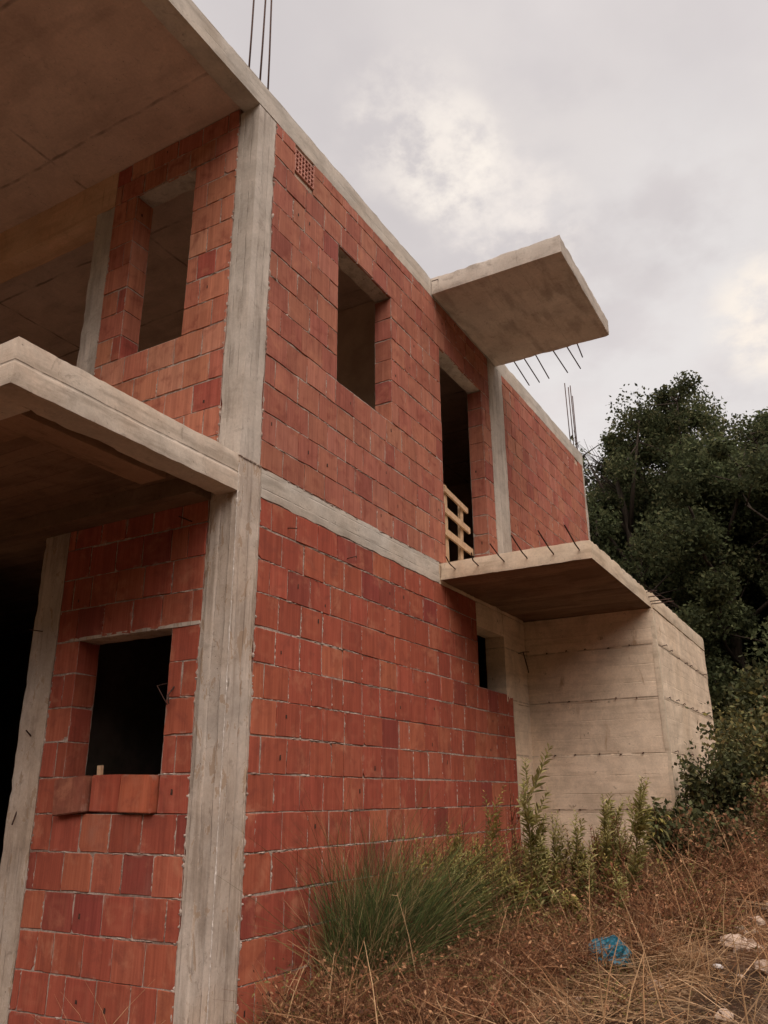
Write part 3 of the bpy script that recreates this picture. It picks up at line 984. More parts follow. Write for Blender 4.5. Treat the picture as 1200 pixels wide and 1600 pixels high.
plank((4.20, 0.12, 4.37), (4.15, 0.13, 3.40), 0.08, 0.03, (0, 1, 0), 'post')

# loose blocks set dry on the sill of the lower window ------------------------
def loose_block(name, label, y0, y1, x0, z0, rot, seed, col):
    o = thing(name, label, 'brick', (x0 + 0.1, (y0 + y1) / 2, z0), 'loose blocks on the lower window sill')
    mb = MB()
    w, h, dp = (y1 - y0), 0.245, 0.19
    c = (*col, 0.5)
    r2 = random.Random(seed)
    bm = bmesh.new()
    bmesh.ops.create_cube(bm, size=1)
    for v in bm.verts:
        v.co = Vector((v.co.x * dp + r2.uniform(-.003, .003), v.co.y * w + r2.uniform(-.003, .003), (v.co.z + 0.5) * h + r2.uniform(-.003, .003)))
    bmesh.ops.bevel(bm, geom=bm.edges[:], offset=0.006, segments=2, affect='EDGES')
    lay = bm.loops.layers.float_color.new('tint')
    uvl = bm.loops.layers.uv.new('uv')
    for f in bm.faces:
        for lp in f.loops:
            lp[lay] = c
            lp[uvl].uv = (lp.vert.co.y / w * 2, (lp.vert.co.z / h - .5) * 2)
    me = bpy.data.meshes.new('block_body')
    bm.to_mesh(me)
    bm.free()
    me.materials.append(M['brick'])
    b = link('block_body', me, o, (x0 + 0.1, (y0 + y1) / 2, z0))
    o.rotation_euler = rot
    return o
loose_block('loose_brick', 'dusty dark block tipped slightly down, under left jamb of the lower window', 1.205, 1.50, -0.055, 0.932, (R(-5), R(2), R(3)), 1, (0.24, 0.085, 0.055))
loose_block('loose_brick', 'plain red block in the middle of the lower window sill', 0.885, 1.185, -0.012, 0.948, (R(.5), 0, R(-1)), 2, (0.37, 0.085, 0.05))
loose_block('loose_brick', 'large orange-red block projecting below right end of the lower window', 0.552, 0.872, -0.04, 0.942, (R(1), R(1), R(-3)), 3, (0.42, 0.115, 0.06))
mb = MB()
mb.box((-0.015, -0.016, -0.14), (0.015, 0.016, 0.14), 0)
st = mb.build('wooden_stick', M['wood'], None, (0.075, 1.19, 1.12))
st.rotation_euler = (R(2), R(-5), 0)
tag(st, 'short stub of timber wedged upright on the lower window sill', 'stick')

# ----------------------------------------------------------------- trees
LEAF_G = [(0.060, 0.075, 0.036), (0.078, 0.093, 0.044), (0.098, 0.108, 0.052), (0.047, 0.058, 0.031), (0.125, 0.122, 0.062)]
def leaf_quads(centres, size, rr, palette, jit=0.25, thin=0.62):
    """arrays of randomly turned leaf-shaped quads"""
    n = len(centres)
    c = np.array(centres)
    g = np.random.default_rng(rr.randrange(1 << 30))
    a = g.normal(size=(n, 3))
    a /= np.linalg.norm(a, axis=1)[:, None]
    b = np.cross(a, g.normal(size=(n, 3)))
    b /= np.linalg.norm(b, axis=1)[:, None]
    s = size * g.uniform(0.6, 1.35, size=(n, 1))
    A, B = a * s, b * s * thin
    v = np.stack([c - A, c + B * .9 - A * .1, c + A, c - B * .9 - A * .1], 1).reshape(-1, 3)
    pal = np.array(palette)[g.integers(0, len(palette), n)] * g.uniform(1 - jit, 1 + jit, size=(n, 1))
    return v, pal
def quads_mesh(name, v, col, mat):
    n = len(v) // 4
    me = bpy.data.meshes.new(name)
    me.vertices.add(len(v))
    me.vertices.foreach_set('co', v.astype(np.float32).ravel())
    me.loops.add(4 * n)
    me.polygons.add(n)
    me.polygons.foreach_set('loop_start', np.arange(0, 4 * n, 4, dtype=np.int32))
    me.loops.foreach_set('vertex_index', np.arange(4 * n, dtype=np.int32))
    me.update(calc_edges=True)
    ca = me.color_attributes.new('tint', 'FLOAT_COLOR', 'CORNER')
    cc = np.concatenate([np.repeat(col, 4, axis=0), np.ones((4 * n, 1))], 1)
    ca.data.foreach_set('color', cc.astype(np.float32).ravel())
    me.materials.append(mat)
    me.validate()
    return me

def tree_meshes(seed, h, rx, low, nclump, nleaf, leaf=0.085, bare=0, pal=LEAF_G, spread=0.5):
    rr = random.Random(seed)
    mb = MB()
    top = Vector((rr.uniform(-.3, .3), rr.uniform(-.3, .3), h * 0.8))
    trunk = [Vector((0, 0, -0.5))]
    for k in range(1, 7):
        t = k / 6
        trunk.append(Vector((top.x * t + rr.uniform(-.12, .12), top.y * t + rr.uniform(-.12, .12), h * 0.8 * t)))
    r0 = 0.022 * h
    mb.tube(trunk, [r0 * (1.25 - 1.1 * k / 6) + .015 for k in range(7)], 8)
    clumps = []
    nl = 13
    for i in range(nl):
        t = low / h + (0.95 - low / h) * (i + rr.random()) / nl
        ang = i * 2.4 + rr.uniform(-.5, .5)
        prof = math.sin(math.pi * min(1, max(0.12, (t - low / h * .7) / (1.08 - low / h * .7)))) ** 0.7
        L = rx * prof * rr.uniform(.75, 1.1)
        k = min(5, int(t * 0.8 * 6))
        st = trunk[k].lerp(trunk[k + 1], 0.5)
        end = Vector((math.cos(ang) * L, math.sin(ang) * L, h * t))
        mid = st.lerp(end, .5) + Vector((rr.uniform(-.2, .2), rr.uniform(-.2, .2), -0.1 * L))
        mb.tube([st, mid, end], [r0 * .42, r0 * .26, .012], 6)
        for j in range(max(2, nclump // nl)):
            q = mid.lerp(end, rr.uniform(.1, 1.08))
            off = Vector((rr.gauss(0, 1), rr.gauss(0, 1), rr.gauss(0, .8))) * spread
            c = q + off
            mb.tube([q, q.lerp(c, .6) + Vector((0, 0, .04)), c], [.02, .012, .005], 4, cap=False)
            clumps.append((c, rr.choice((.2, .3, .4, .5)) * rr.uniform(.8, 1.2)))
    for j in range(nclump // 6):
        ang = rr.uniform(0, 6.28)
        rad = rr.uniform(0, .45) * rx
        clumps.append((Vector((math.cos(ang) * rad, math.sin(ang) * rad, h * rr.uniform(.80, .98))), rr.uniform(.25, .45)))
    for i in range(bare):
        a = Vector((rr.uniform(-.3, .3), rx * .2, h * rr.uniform(.62, .85)))
        e = a + Vector((rr.uniform(-.3, .3), rr.uniform(.3, .85), rr.uniform(.4, 1.0)))
        m = a.lerp(e, .5) + Vector((0, 0, rr.uniform(-.15, .1)))
        mb.tube([a, m, e], [.022, .012, .004], 4)
        for _ in range(4):
            q = m.lerp(e, rr.random())
            mb.tube([q, q + Vector((rr.uniform(-.3, .3), rr.uniform(.0, .5), rr.uniform(-.1, .5)))], [.006, .003], 4)
    pts, shade = [], []
    for c, r in clumps:
        n = int(nleaf / len(clumps) * rr.uniform(.5, 1.5))
        g = np.random.default_rng(rr.randrange(1 << 30))
        d = g.normal(size=(n, 3))
        d /= np.linalg.norm(d, axis=1)[:, None]
        d *= (r * g.uniform(.1, 1.12, size=(n, 1)) ** .6) * np.array([1.1, 1.1, 1.0])
        pts.append(np.array(c) + d)
        shade.append(np.full(n, rr.uniform(.65, 1.6)))
    pts = np.concatenate(pts)
    v, col = leaf_quads(pts, leaf, rr, pal)
    col = col * np.concatenate(shade)[:, None]
    return mb, quads_mesh('crown', v, col, M['leaf'])

def make_tree(label, loc, group=None, rotz=0, sc=1.0, **kw):
    t = thing('tree', label, 'tree', loc, group)
    mb, crown = tree_meshes(**kw)
    mb.build('trunk', M['bark'], t, loc, smooth=True)
    link('crown', crown, t, loc)
    t.rotation_euler.z = rotz
    t.scale = (sc, sc, sc)
    return t
def copy_tree(src, label, loc, rotz, sc, group=None):
    t = src.copy()
    COL.objects.link(t)
    t.location = loc
    t.rotation_euler.z = rotz
    t.scale = sc if hasattr(sc, '__len__') else (sc, sc, sc)
    t['label'] = label
    if group:
        t['group'] = group
    elif 'group' in t:
        del t['group']
    for ch in list(src.children):
        c = ch.copy()
        COL.objects.link(c)
        c.parent = t
    return t
def G(x, y, dz=0.0):
    return (x, y, ground(x, y) + dz)
big = make_tree('tallest tree behind the house, its dense crown peaking above the concrete box', G(14.5, -0.95, -.3), seed=5, h=7.3, rx=2.2, low=1.0, nclump=210, nleaf=80000, leaf=.042)
second = make_tree('thinner tree beside the far corner of the house, bare twigs on its house side', G(13.2, -0.15, -.2), seed=8, h=7.3, rx=1.5, low=1.6, nclump=80, nleaf=32000, bare=16, spread=.42, leaf=.043)
copy_tree(big, 'round-topped tree at the picture edge, lower than the tallest one', G(15.2, -2.9, -.75), 2.1, (1.12, 1.12, .86))
third = make_tree('low dark tree tucked close against the far end of the brick wall', G(12.6, 1.0, -.3), seed=13, h=5.0, rx=1.5, low=.8, nclump=60, nleaf=27000, leaf=.045, pal=LEAF_G[:4])
bushy = make_tree('broad low tree in front of the tallest tree, crown reaching the bank', G(12.4, -1.9, -.3), seed=17, h=5.6, rx=1.9, low=.6, nclump=90, nleaf=50000, leaf=.045, pal=LEAF_G[:4])
copy_tree(bushy, 'broad low tree at the picture edge above the brambles', G(12.6, -4.1, -.4), 1.7, (1, 1, .95))
gl = 'dark tree deep in the wood on the slope behind the nearer trees'
gg = 'trees deep in the wood'
for i, (x, y, s, src) in enumerate(((17.5, 1.2, .8, big), (18.5, -1.6, .72, big), (17.8, -4.4, .75, big), (16.0, 0.2, .9, bushy), (15.8, -3.0, 1.0, bushy), (17, -6.6, .9, big),
                                    (20, .4, .8, big), (21, -4, .8, big), (15.5, 2.6, .8, bushy), (14, -6.6, 1.0, bushy))):
    copy_tree(src, gl, G(x, y, -.3), 1.1 + i * 1.7, s, gg)

# shrubs on the bank beside the annex -----------------------------------------
def shrub(name, label, loc, rx, ry, h, n, pal, leaf, seed, cat='shrub', stems=16):
    rr = random.Random(seed)
    o = thing(name, label, cat, loc)
    mb = MB()
    tips = []
    for i in range(stems):
        a = rr.uniform(0, 6.28)
        q = rr.uniform(.2, 1) ** .7
        e = Vector((math.cos(a) * rx * q, math.sin(a) * ry * q, h * rr.uniform(.45, 1.05) * (1.05 - .45 * q)))
        m = e * .5 + Vector((0, 0, h * .18))
        mb.tube([(0, 0, -.1), m, e], [.012, .008, .003], 4)
        tips += [m.lerp(e, t) for t in (.2, .5, .8, 1.0)] + [m * .6]
    mb.build('stem', M['bark'], o, loc, smooth=True)
    g = np.random.default_rng(seed)
    tp = np.array(tips)
    c = tp[g.integers(0, len(tp), n)] + g.normal(size=(n, 3)) * np.array([rx, ry, h]) * .13
    c[:, 2] = np.abs(c[:, 2])
    v, col = leaf_quads(c, leaf, rr, pal, .35)
    link('foliage', quads_mesh('foliage', v, col, M['weed']), o, loc)
    return o
DK = [(0.075, 0.085, 0.036), (0.10, 0.11, 0.045), (0.055, 0.06, 0.028), (0.135, 0.125, 0.05)]
OL = [(0.21, 0.18, 0.062), (0.16, 0.15, 0.055), (0.25, 0.19, 0.08), (0.11, 0.11, 0.045)]
BR = [(0.24, 0.125, 0.065), (0.17, 0.088, 0.048), (0.30, 0.18, 0.095), (0.14, 0.105, 0.045)]
shrub('bramble_bush', 'dark leafy bramble against the outer corner of the concrete box', G(5.75, -2.12), .42, .40, 1.02, 4200, DK, .030, 51, stems=26)
shrub('bramble_bush', 'olive green bush on the bank just beyond the dark bramble', G(6.9, -2.65), 1.0, .85, 1.18, 8000, OL + DK, .032, 52, stems=34)
shrub('bramble_bush', 'green bush at the picture edge on the bank below the trees', G(6.6, -3.5), 1.0, .95, 1.32, 8000, OL + DK + BR[:1], .032, 53, stems=36)
shrub('bramble_bush', 'low reddish brown bush on the bank between the olive bush and the rubble', G(5.3, -2.95), .7, .6, .62, 5200, BR + OL[:2], .024, 54, stems=34)
shrub('bramble_bush', 'withered brown bush in front of the bramble by the concrete box', G(4.6, -2.15), .55, .45, .55, 4800, BR + DK[:2], .024, 55, stems=34)
shrub('bramble_bush', 'dark green low bush right of the leaning weed, before the concrete box', G(4.7, -1.85), .38, .32, .66, 2600, DK, .034, 59, stems=22)
shrub('undergrowth_bush', 'shaded undergrowth bush at the foot of the bank behind the concrete box', G(10.6, -2.2), .8, .9, 1.1, 4200, DK, .05, 56, stems=26)
shrub('undergrowth_bush', 'brownish undergrowth bush on the bank below the broad tree', G(10.8, -3.5), .9, .9, .9, 3600, DK + BR[:2], .05, 57, stems=26)
shrub('undergrowth_bush', 'dark undergrowth bush close to the back edge of the concrete box', G(11.2, -1.0), .8, .9, 1.4, 4200, DK, .05, 58, stems=26)

# upright weeds ------------------------------------------------------------------
def weed(name, label, loc, tip, seed, pal, stemcol, leaf=0.034, dens=150, side=0, droop=0.0, wide=.17, spreadr=1.0):
    """stalk with narrow leaves set spirally, side shoots below the tip"""
    rr = random.Random(seed)
    o = thing(name, label, 'weed', loc)
    tip = Vector(tip) - Vector(loc)
    ms, ml = MB(), MB()
    def shoot(a, b, r, nl, l0):
        a, b = Vector(a), Vector(b)
        m = a.lerp(b, .5) + Vector((rr.uniform(-.02, .02), rr.uniform(-.02, .02), 0))
        pts = [a, a.lerp(m, .5), m, m.lerp(b, .5), b]
        ms.tube(pts, [r, r * .85, r * .7, r * .5, r * .25], 4, 0, (*stemcol, 1))
        d = (b - a).normalized()
        e1 = d.orthogonal().normalized()
        e2 = d.cross(e1)
        for i in range(nl):
            t = 0.12 + .88 * (i + rr.random()) / nl
            p = a.lerp(m, t * 2) if t < .5 else m.lerp(b, t * 2 - 1)
            an = i * 2.4 + rr.uniform(-.4, .4)
            out = e1 * math.cos(an) + e2 * math.sin(an)
            L = l0 * (1.15 - .75 * t) * rr.uniform(.7, 1.3)
            q = (out * spreadr + d * rr.uniform(.5, 1.1) + Vector((0, 0, -droop))).normalized()
            w = q.cross(d)
            if w.length < .1:
                w = e1
            w = w.normalized() * L * wide
            c = pal[rr.randrange(len(pal))]
            j = rr.uniform(.75, 1.3)
            col = (c[0] * j, c[1] * j, c[2] * j, 1)
            mid = p + q * L * .5 + Vector((0, 0, L * .06))
            end = p + q * L + Vector((0, 0, -L * (.08 + droop)))
            ml.face([p, mid + w, end, mid - w], 0, col)
    shoot((0, 0, -.05), tip, .0055, dens, leaf)
    for k in range(side):
        t = rr.uniform(.12, .75)
        a = tip * t
        an = rr.uniform(0, 6.28)
        L = tip.length * rr.uniform(.16, .34)
        b = a + Vector((math.cos(an) * L * .6, -abs(math.sin(an)) * L * .5, L))
        shoot(a, b, .003, int(dens * .28), leaf * .85)
    ms.build('stem', M['straw'], o, loc)
    ml.build('leaves', M['weed'], o, loc)
    return o
GW = [(0.38, 0.34, 0.13), (0.30, 0.28, 0.095), (0.47, 0.42, 0.19), (0.23, 0.225, 0.075)]
GW2 = [(0.31, 0.27, 0.08), (0.24, 0.22, 0.065), (0.37, 0.29, 0.095)]
DR = [(0.25, 0.095, 0.05), (0.18, 0.07, 0.04), (0.31, 0.155, 0.08)]
SG, SB = (0.16, 0.13, 0.06), (0.16, 0.07, 0.04)
W = [
 ('tall leafy weed, the highest of all, at the joint of brick wall and concrete box', (3.21, -0.87), (2.76, -1.03, 1.33), GW, SG, .062, 210, 3),
 ('slim yellow-green weed against the brick wall, left of the reddish stalk', (3.5, -0.42), (3.24, -0.43, 1.07), GW2, SG, .045, 120, 5),
 ('reddish dried weed stalk in front of the brick wall beside the tallest weed', (3.44, -0.63), (3.02, -0.77, 1.19), DR, SB, .022, 60, 4),
 ('short leafy weed just right of the tallest weed, before the concrete box', (3.81, -0.86), (3.54, -0.97, .87), GW, SG, .045, 110, 5),
 ('medium weed before the concrete box, between the short one and the pair of spires', (3.55, -1.15), (3.28, -1.28, .89), GW, SG, .045, 120, 6),
 ('left one of the pair of green weed spires before the concrete box', (3.5, -1.42), (3.19, -1.56, 1.03), GW, SG, .048, 150, 6),
 ('right one of the pair of green weed spires before the concrete box', (3.88, -1.40), (3.62, -1.52, .97), GW, SG, .045, 130, 5),
 ('tall weed leaning right near the outer corner of the concrete box', (3.47, -1.63), (3.18, -1.91, 1.17), GW, SG, .052, 160, 6),
 ('dark weed with drooping leaves between leaning weed and bramble', (4.0, -1.80), (3.78, -1.86, 1.0), DK + GW2[:1], SB, .06, 60, 5),
 ('bushy green weed close to the brick wall just right of the grass tussock', (2.95, -0.22), (2.75, -0.27, .80), GW2, SG, .045, 120, 9),
 ('bushy weed against the brick wall, second from the grass tussock', (3.2, -0.40), (3.02, -0.42, .66), GW2, SG, .04, 110, 9),
 ('low yellowish weed between the bushy weeds and the slim one', (3.3, -0.62), (3.12, -0.62, .60), GW2 + DR[:1], SG, .04, 100, 9),
]
for i, (lb, b, tp, pal, sc, lf, dn, sd) in enumerate(W):
    weed('tall_weed', lb, G(*b), tp, 100 + i, pal, sc, lf * 2.3, int(dn * .75), sd + 6, droop=.35 if 'drooping' in lb else 0.0, wide=.15)
for i in range(136):           # the thicket of shorter ones around their feet
    x = rnd.uniform(2.25, 4.3)
    y = -0.22 - (x - 1.9) * rnd.uniform(.04, .68)
    if i >= 108:       # bushy ones right of the grass tussock
        x, y = rnd.uniform(1.9, 3.0), rnd.uniform(-.55, -.2)
    elif i >= 70:        # a second stand in front of the concrete box
        x, y = rnd.uniform(2.7, 3.7), rnd.uniform(-1.75, -.65)
    loc = G(x, y)
    hh = rnd.uniform(.34, .78)
    pal = rnd.choice((GW2, GW2, GW2 + DR[:2], DR, DR, GW, GW2 + OL))
    if i >= 108:
        hh = rnd.uniform(.6, .95)
        pal = rnd.choice((GW2, GW2, GW, DR))
    tall = pal is DR
    if tall:
        hh *= 1.25
    o = weed('short_weed', 'short weed in the thicket along the foot of the wall', loc, (loc[0] + rnd.uniform(-.18, .05), loc[1] + rnd.uniform(-.12, .06), loc[2] + hh), 200 + i, pal, SB, .03 if tall else .088, 26 if tall else 48, 8, wide=.16)
    o['group'] = 'short weeds in the thicket at the foot of the walls'

# blades: curved strips collected in one mesh ----------------------------------------
def blades_mesh(name, base, dirs, length, width, cols, mat, bend=0.5, segs=3, seed=0):
    g = np.random.default_rng(seed)
    n = len(base)
    side = np.cross(dirs, np.array([0.33, -0.75, 0.2]) + g.normal(size=(n, 3)) * .5)
    side /= np.linalg.norm(side, axis=1)[:, None] + 1e-9
    bd = g.normal(size=(n, 3)) * np.array([1, 1, .25])
    bd[:, 2] -= .55
    P = []
    for k in range(segs + 1):
        t = k / segs
        c = base + dirs * (length * t)[:, None] + bd * (bend * length * t * t * .5)[:, None]
        w = (width * (1 - t * .85))[:, None] * .5
        P += [c - side * w, c + side * w]
    v = np.stack(P, 1)                                    # n, 2*(segs+1), 3
    q = []
    for k in range(segs):
        q.append(v[:, [2 * k, 2 * k + 1, 2 * k + 3, 2 * k + 2]])
    q = np.stack(q, 1).reshape(-1, 3)
    return quads_mesh(name, q, np.repeat(cols, segs, axis=0), mat)

# green grass tussock against the brick wall
tl = G(1.34, -0.28)
tus = thing('grass_tussock', 'big tussock of long green grass with pale tips leaning on the brick wall', 'grass', tl)
g = np.random.default_rng(4)
def tuft(n, rad, lean, l0, l1, w, pal, bend, seed, name, parent, loc):
    g = np.random.default_rng(seed)
    a = g.uniform(0, 6.28, n)
    r = rad * np.sqrt(g.uniform(0, 1, n))
    base = np.stack([np.cos(a) * r, np.sin(a) * r * .7, g.uniform(-.03, .02, n)], 1)
    d = np.stack([np.cos(a) * g.uniform(0, .45, n), np.sin(a) * g.uniform(0, .4, n), np.ones(n)], 1) + np.array(lean) * g.uniform(.4, 1.3, (n, 1)) + g.normal(size=(n, 3)) * .17
    d /= np.linalg.norm(d, axis=1)[:, None]
    L = g.uniform(l0, l1, n)
    cols = np.array(pal)[g.integers(0, len(pal), n)] * g.uniform(.7, 1.3, (n, 1))
    return link(name, blades_mesh(name, base, d, L, np.full(n, w), cols, M['straw'], bend, 4, seed), parent, loc)
GP = [(0.10, 0.14, 0.045), (0.075, 0.115, 0.035), (0.15, 0.18, 0.06), (0.05, 0.075, 0.028), (0.24, 0.20, 0.085), (0.32, 0.23, 0.11)]
tuft(1700, .25, (.30, -.05, 0), .7, 1.62, .0065, GP[:4] + GP[3:4], .62, 61, 'green_blades', tus, tl)
tuft(1200, .24, (.60, -.12, 0), .55, 1.4, .0065, GP[:5], .8, 63, 'green_blades', tus, (tl[0] + .26, tl[1] - .06, tl[2] + .02))
tuft(700, .22, (.05, -.20, 0), .35, .95, .006, GP, .9, 64, 'green_blades', tus, (tl[0] - .12, tl[1] - .02, tl[2]))
tuft(420, .40, (.42, -.06, 0), .8, 1.55, .0045, [(0.50, 0.34, 0.18), (0.40, 0.27, 0.14), (0.32, 0.26, 0.12)], .6, 62, 'dry_blades', tus, tl)

# dry grass and dead growth covering the slope -------------------------------------------
STRAW = [(0.44, 0.255, 0.13), (0.34, 0.18, 0.09), (0.58, 0.38, 0.21), (0.22, 0.105, 0.055), (0.14, 0.065, 0.036)]
def scatter(n, seed, xr, yr, keep):
    g = np.random.default_rng(seed)
    out = []
    while len(out) < n:
        x, y = g.uniform(*xr), g.uniform(*yr)
        if y > -0.03 and x > -0.05:
            continue
        if x > 5.75 and y > -1.68:
            continue
        k = keep(x, y)
        if g.random() < k:
            out.append((x, y, ground(x, y) - .01))
    return np.array(out)
def rubble_mask(x, y):
    # bare stony ground towards the right of the view
    return 1.0 if (y < -2.15 - 0.1 * (x - 2)) else 0.0
def near(x, y):
    d = math.hypot(x + 4.2, y + 3.6)
    k = 1.0 if d < 7.5 else max(.1, 1 - (d - 7.5) / 6)
    nz = .35 + .9 * max(0, noise.noise(Vector((x * 1.7, y * 1.7, 4.0))) + .35)
    if rubble_mask(x, y):
        nz *= .28
    if math.hypot(x - 2.16, y + 1.80) < .2 or math.hypot(x - 1.98, y + 1.93) < .2:      # trodden flat round the bag
        nz *= .06
    return min(1, k * nz)
def tufts(nt, per, seed, keep, l0, l1, w0, w1, rad, up, pal):
    ctr = scatter(nt, seed, (-.6, 9.5), (-5.2, .6), keep)
    g = np.random.default_rng(seed + 1)
    n = nt * per
    k = np.repeat(np.arange(nt), per)
    b = ctr[k] + g.normal(size=(n, 3)) * np.array([rad, rad, 0])
    lean = g.normal(size=(nt, 3)) * np.array([.55, .55, 0])
    d = lean[k] + g.normal(size=(n, 3)) * np.array([.5, .5, .15]) + np.array([0, 0, up])
    d[:, 2] = np.abs(d[:, 2]) + .05
    d /= np.linalg.norm(d, axis=1)[:, None]
    size = g.uniform(.6, 1.25, nt)[k]
    L = g.uniform(l0, l1, n) * size
    tip = b + d * L[:, None]
    bad = (tip[:, 1] > -.03) & (b[:, 0] > -.05)           # do not grow through the wall
    d[bad, 1] = -np.abs(d[bad, 1])
    b[bad, 1] = np.minimum(b[bad, 1], -.04)
    tone = g.uniform(.55, 1.25, nt)[k]
    base = np.array(pal)[g.integers(0, len(pal), nt)][k] * .6 + np.array(pal)[g.integers(0, len(pal), n)] * .4
    return b, d, L, g.uniform(w0, w1, n), base * (tone * g.uniform(.8, 1.2, n))[:, None]
A1 = tufts(1050, 20, 71, near, .10, .40, .003, .0075, .05, .6, STRAW)
o = link('dry_grass', blades_mesh('dry_grass', *A1[:3], A1[3], A1[4], M['straw'], .6, 3, 73))
kind(o, 'stuff')
tag(o, 'matted brown dry grass covering the slope in front of the house', 'dry grass')
A2 = tufts(620, 26, 171, lambda x, y: near(x, y) * (2.2 if rubble_mask(x, y) else 1.2 if y < -1.4 else .3), .2, .6, .004, .008, .09, .18, [(0.54, 0.35, 0.19), (0.42, 0.25, 0.13), (0.62, 0.43, 0.26)])
o = link('straw_litter', blades_mesh('straw_litter', *A2[:3], A2[3], A2[4], M['straw'], .35, 3, 173))
kind(o, 'stuff')
tag(o, 'pale flattened straw lying over the ground on the right of the slope', 'straw')

# twiggy mounds of dead plants
def dry_bush(x, y, r, h, seed, pal):
    loc = G(x, y)
    o = thing('dry_bush', 'low mound of dry reddish brown twigs on the slope before the walls', 'dry bush', loc, 'dry twiggy mounds on the slope')
    g = np.random.default_rng(seed)
    n = 620
    a = g.uniform(0, 6.28, n)
    q = np.sqrt(g.uniform(0, 1, n)) * r
    base = np.stack([np.cos(a) * q * .7, np.sin(a) * q * .7, g.uniform(0, .62, n) * h * (1 - q / r * .6)], 1)
    d = np.stack([np.cos(a) * .5, np.sin(a) * .5, np.full(n, .6)], 1) + g.normal(size=(n, 3)) * .55
    d /= np.linalg.norm(d, axis=1)[:, None]
    L = g.uniform(.10, .42, n) * h / .4
    cols = np.array(pal)[g.integers(0, len(pal), n)] * g.uniform(.6, 1.35, (n, 1))
    tipy = base[:, 1] + d[:, 1] * L + loc[1]
    d[tipy > -.03, 1] *= -1
    base[:, 1] = np.minimum(base[:, 1], -.04 - loc[1])
    link('twigs', blades_mesh('twigs', base, d, L, g.uniform(.0035, .008, n), cols, M['straw'], .5, 3, seed), o, loc)
    m = 700
    k = g.integers(0, n, m)
    c = base[k] + d[k] * (L[k] * g.uniform(.3, 1.05, m))[:, None] + g.normal(size=(m, 3)) * .012
    v, col = leaf_quads(c, .015, random.Random(seed), pal, .45, .5)
    link('dead_leaves', quads_mesh('dead_leaves', v, col, M['weed']), o, loc)
RB = [(0.33, 0.155, 0.078), (0.23, 0.10, 0.052), (0.46, 0.26, 0.14), (0.12, 0.055, 0.032)]
for i, (x, y, r, h) in enumerate(((.50, -.26, .26, .42), (.90, -.45, .34, .42), (1.5, -.80, .36, .40), (1.5, -1.2, .32, .34), (1.95, -.95, .36, .40), (2.15, -.6, .28, .34), (2.35, -1.35, .32, .32),
                                  (2.6, -1.1, .32, .30), (3.0, -1.85, .34, .34), (3.5, -2.15, .36, .40), (4.1, -2.4, .38, .44), (.8, -1.0, .28, .32), (4.4, -2.85, .38, .40), (3.6, -2.75, .34, .30), (4.9, -3.3, .4, .42), (2.9, -2.35, .30, .26), (2.45, -1.95, .26, .28), (2.0, -1.5, .3, .36), (2.6, -1.55, .3, .36), (3.2, -1.35, .32, .44), (3.5, -1.75, .32, .44), (2.3, -.95, .3, .5), (1.3, -.5, .3, .5), (1.75, -1.25, .28, .4), (4.0, -2.05, .34, .46), (3.1, -2.2, .28, .32), (1.0, -1.35, .26, .3), (.7, -.6, .28, .42), (1.2, -.9, .3, .38), (.35, -.62, .25, .34))):
    dry_bush(x, y, r, h, 300 + i, RB if i % 3 else RB + OL[:1])

# crumbly dead weeds, low brown mounds
def dead_leaves(n, seed, name, pal, size, zr, keep, label, cat):
    b = scatter(n, seed, (-.3, 8.5), (-4.8, .5), keep)
    g = np.random.default_rng(seed + 1)
    hgt = np.array([max(.02, .5 * noise.noise(Vector((p[0] * 1.9, p[1] * 1.9, 9.0))) + .28) for p in b]) * zr
    b[:, 2] += g.uniform(0, 1, n) * hgt
    v, col = leaf_quads(b, size, random.Random(seed), pal, .35, .45)
    o = link(name, quads_mesh(name, v, col, M['weed']))
    kind(o, 'stuff')
    tag(o, label, cat)
def k1(x, y):
    v = noise.noise(Vector((x * 1.9, y * 1.9, 9.0))) + .30
    if rubble_mask(x, y):
        v *= .25
    if x > 1.2 and y > -.5:
        v += .2
    d = math.hypot(x + 4.2, y + 3.6)
    return max(0, min(1, v * 1.8)) * (1 if d < 8 else .35)
dead_leaves(13000, 81, 'dead_undergrowth', BR + [(0.24, 0.12, 0.06), (0.13, 0.065, 0.04), (0.10, 0.05, 0.03)], .016, .36, k1, 'crumbly reddish brown dead undergrowth heaped between the straw', 'undergrowth')
def k2(x, y):
    v = noise.noise(Vector((x * 1.3 + 4, y * 1.3, 2.0))) - .02
    return max(0, min(1, v * 2.2))
dead_leaves(9000, 85, 'green_ground_cover', OL + GW2, .014, .22, k2, 'patches of small olive green ground cover among the dry grass', 'ground cover')

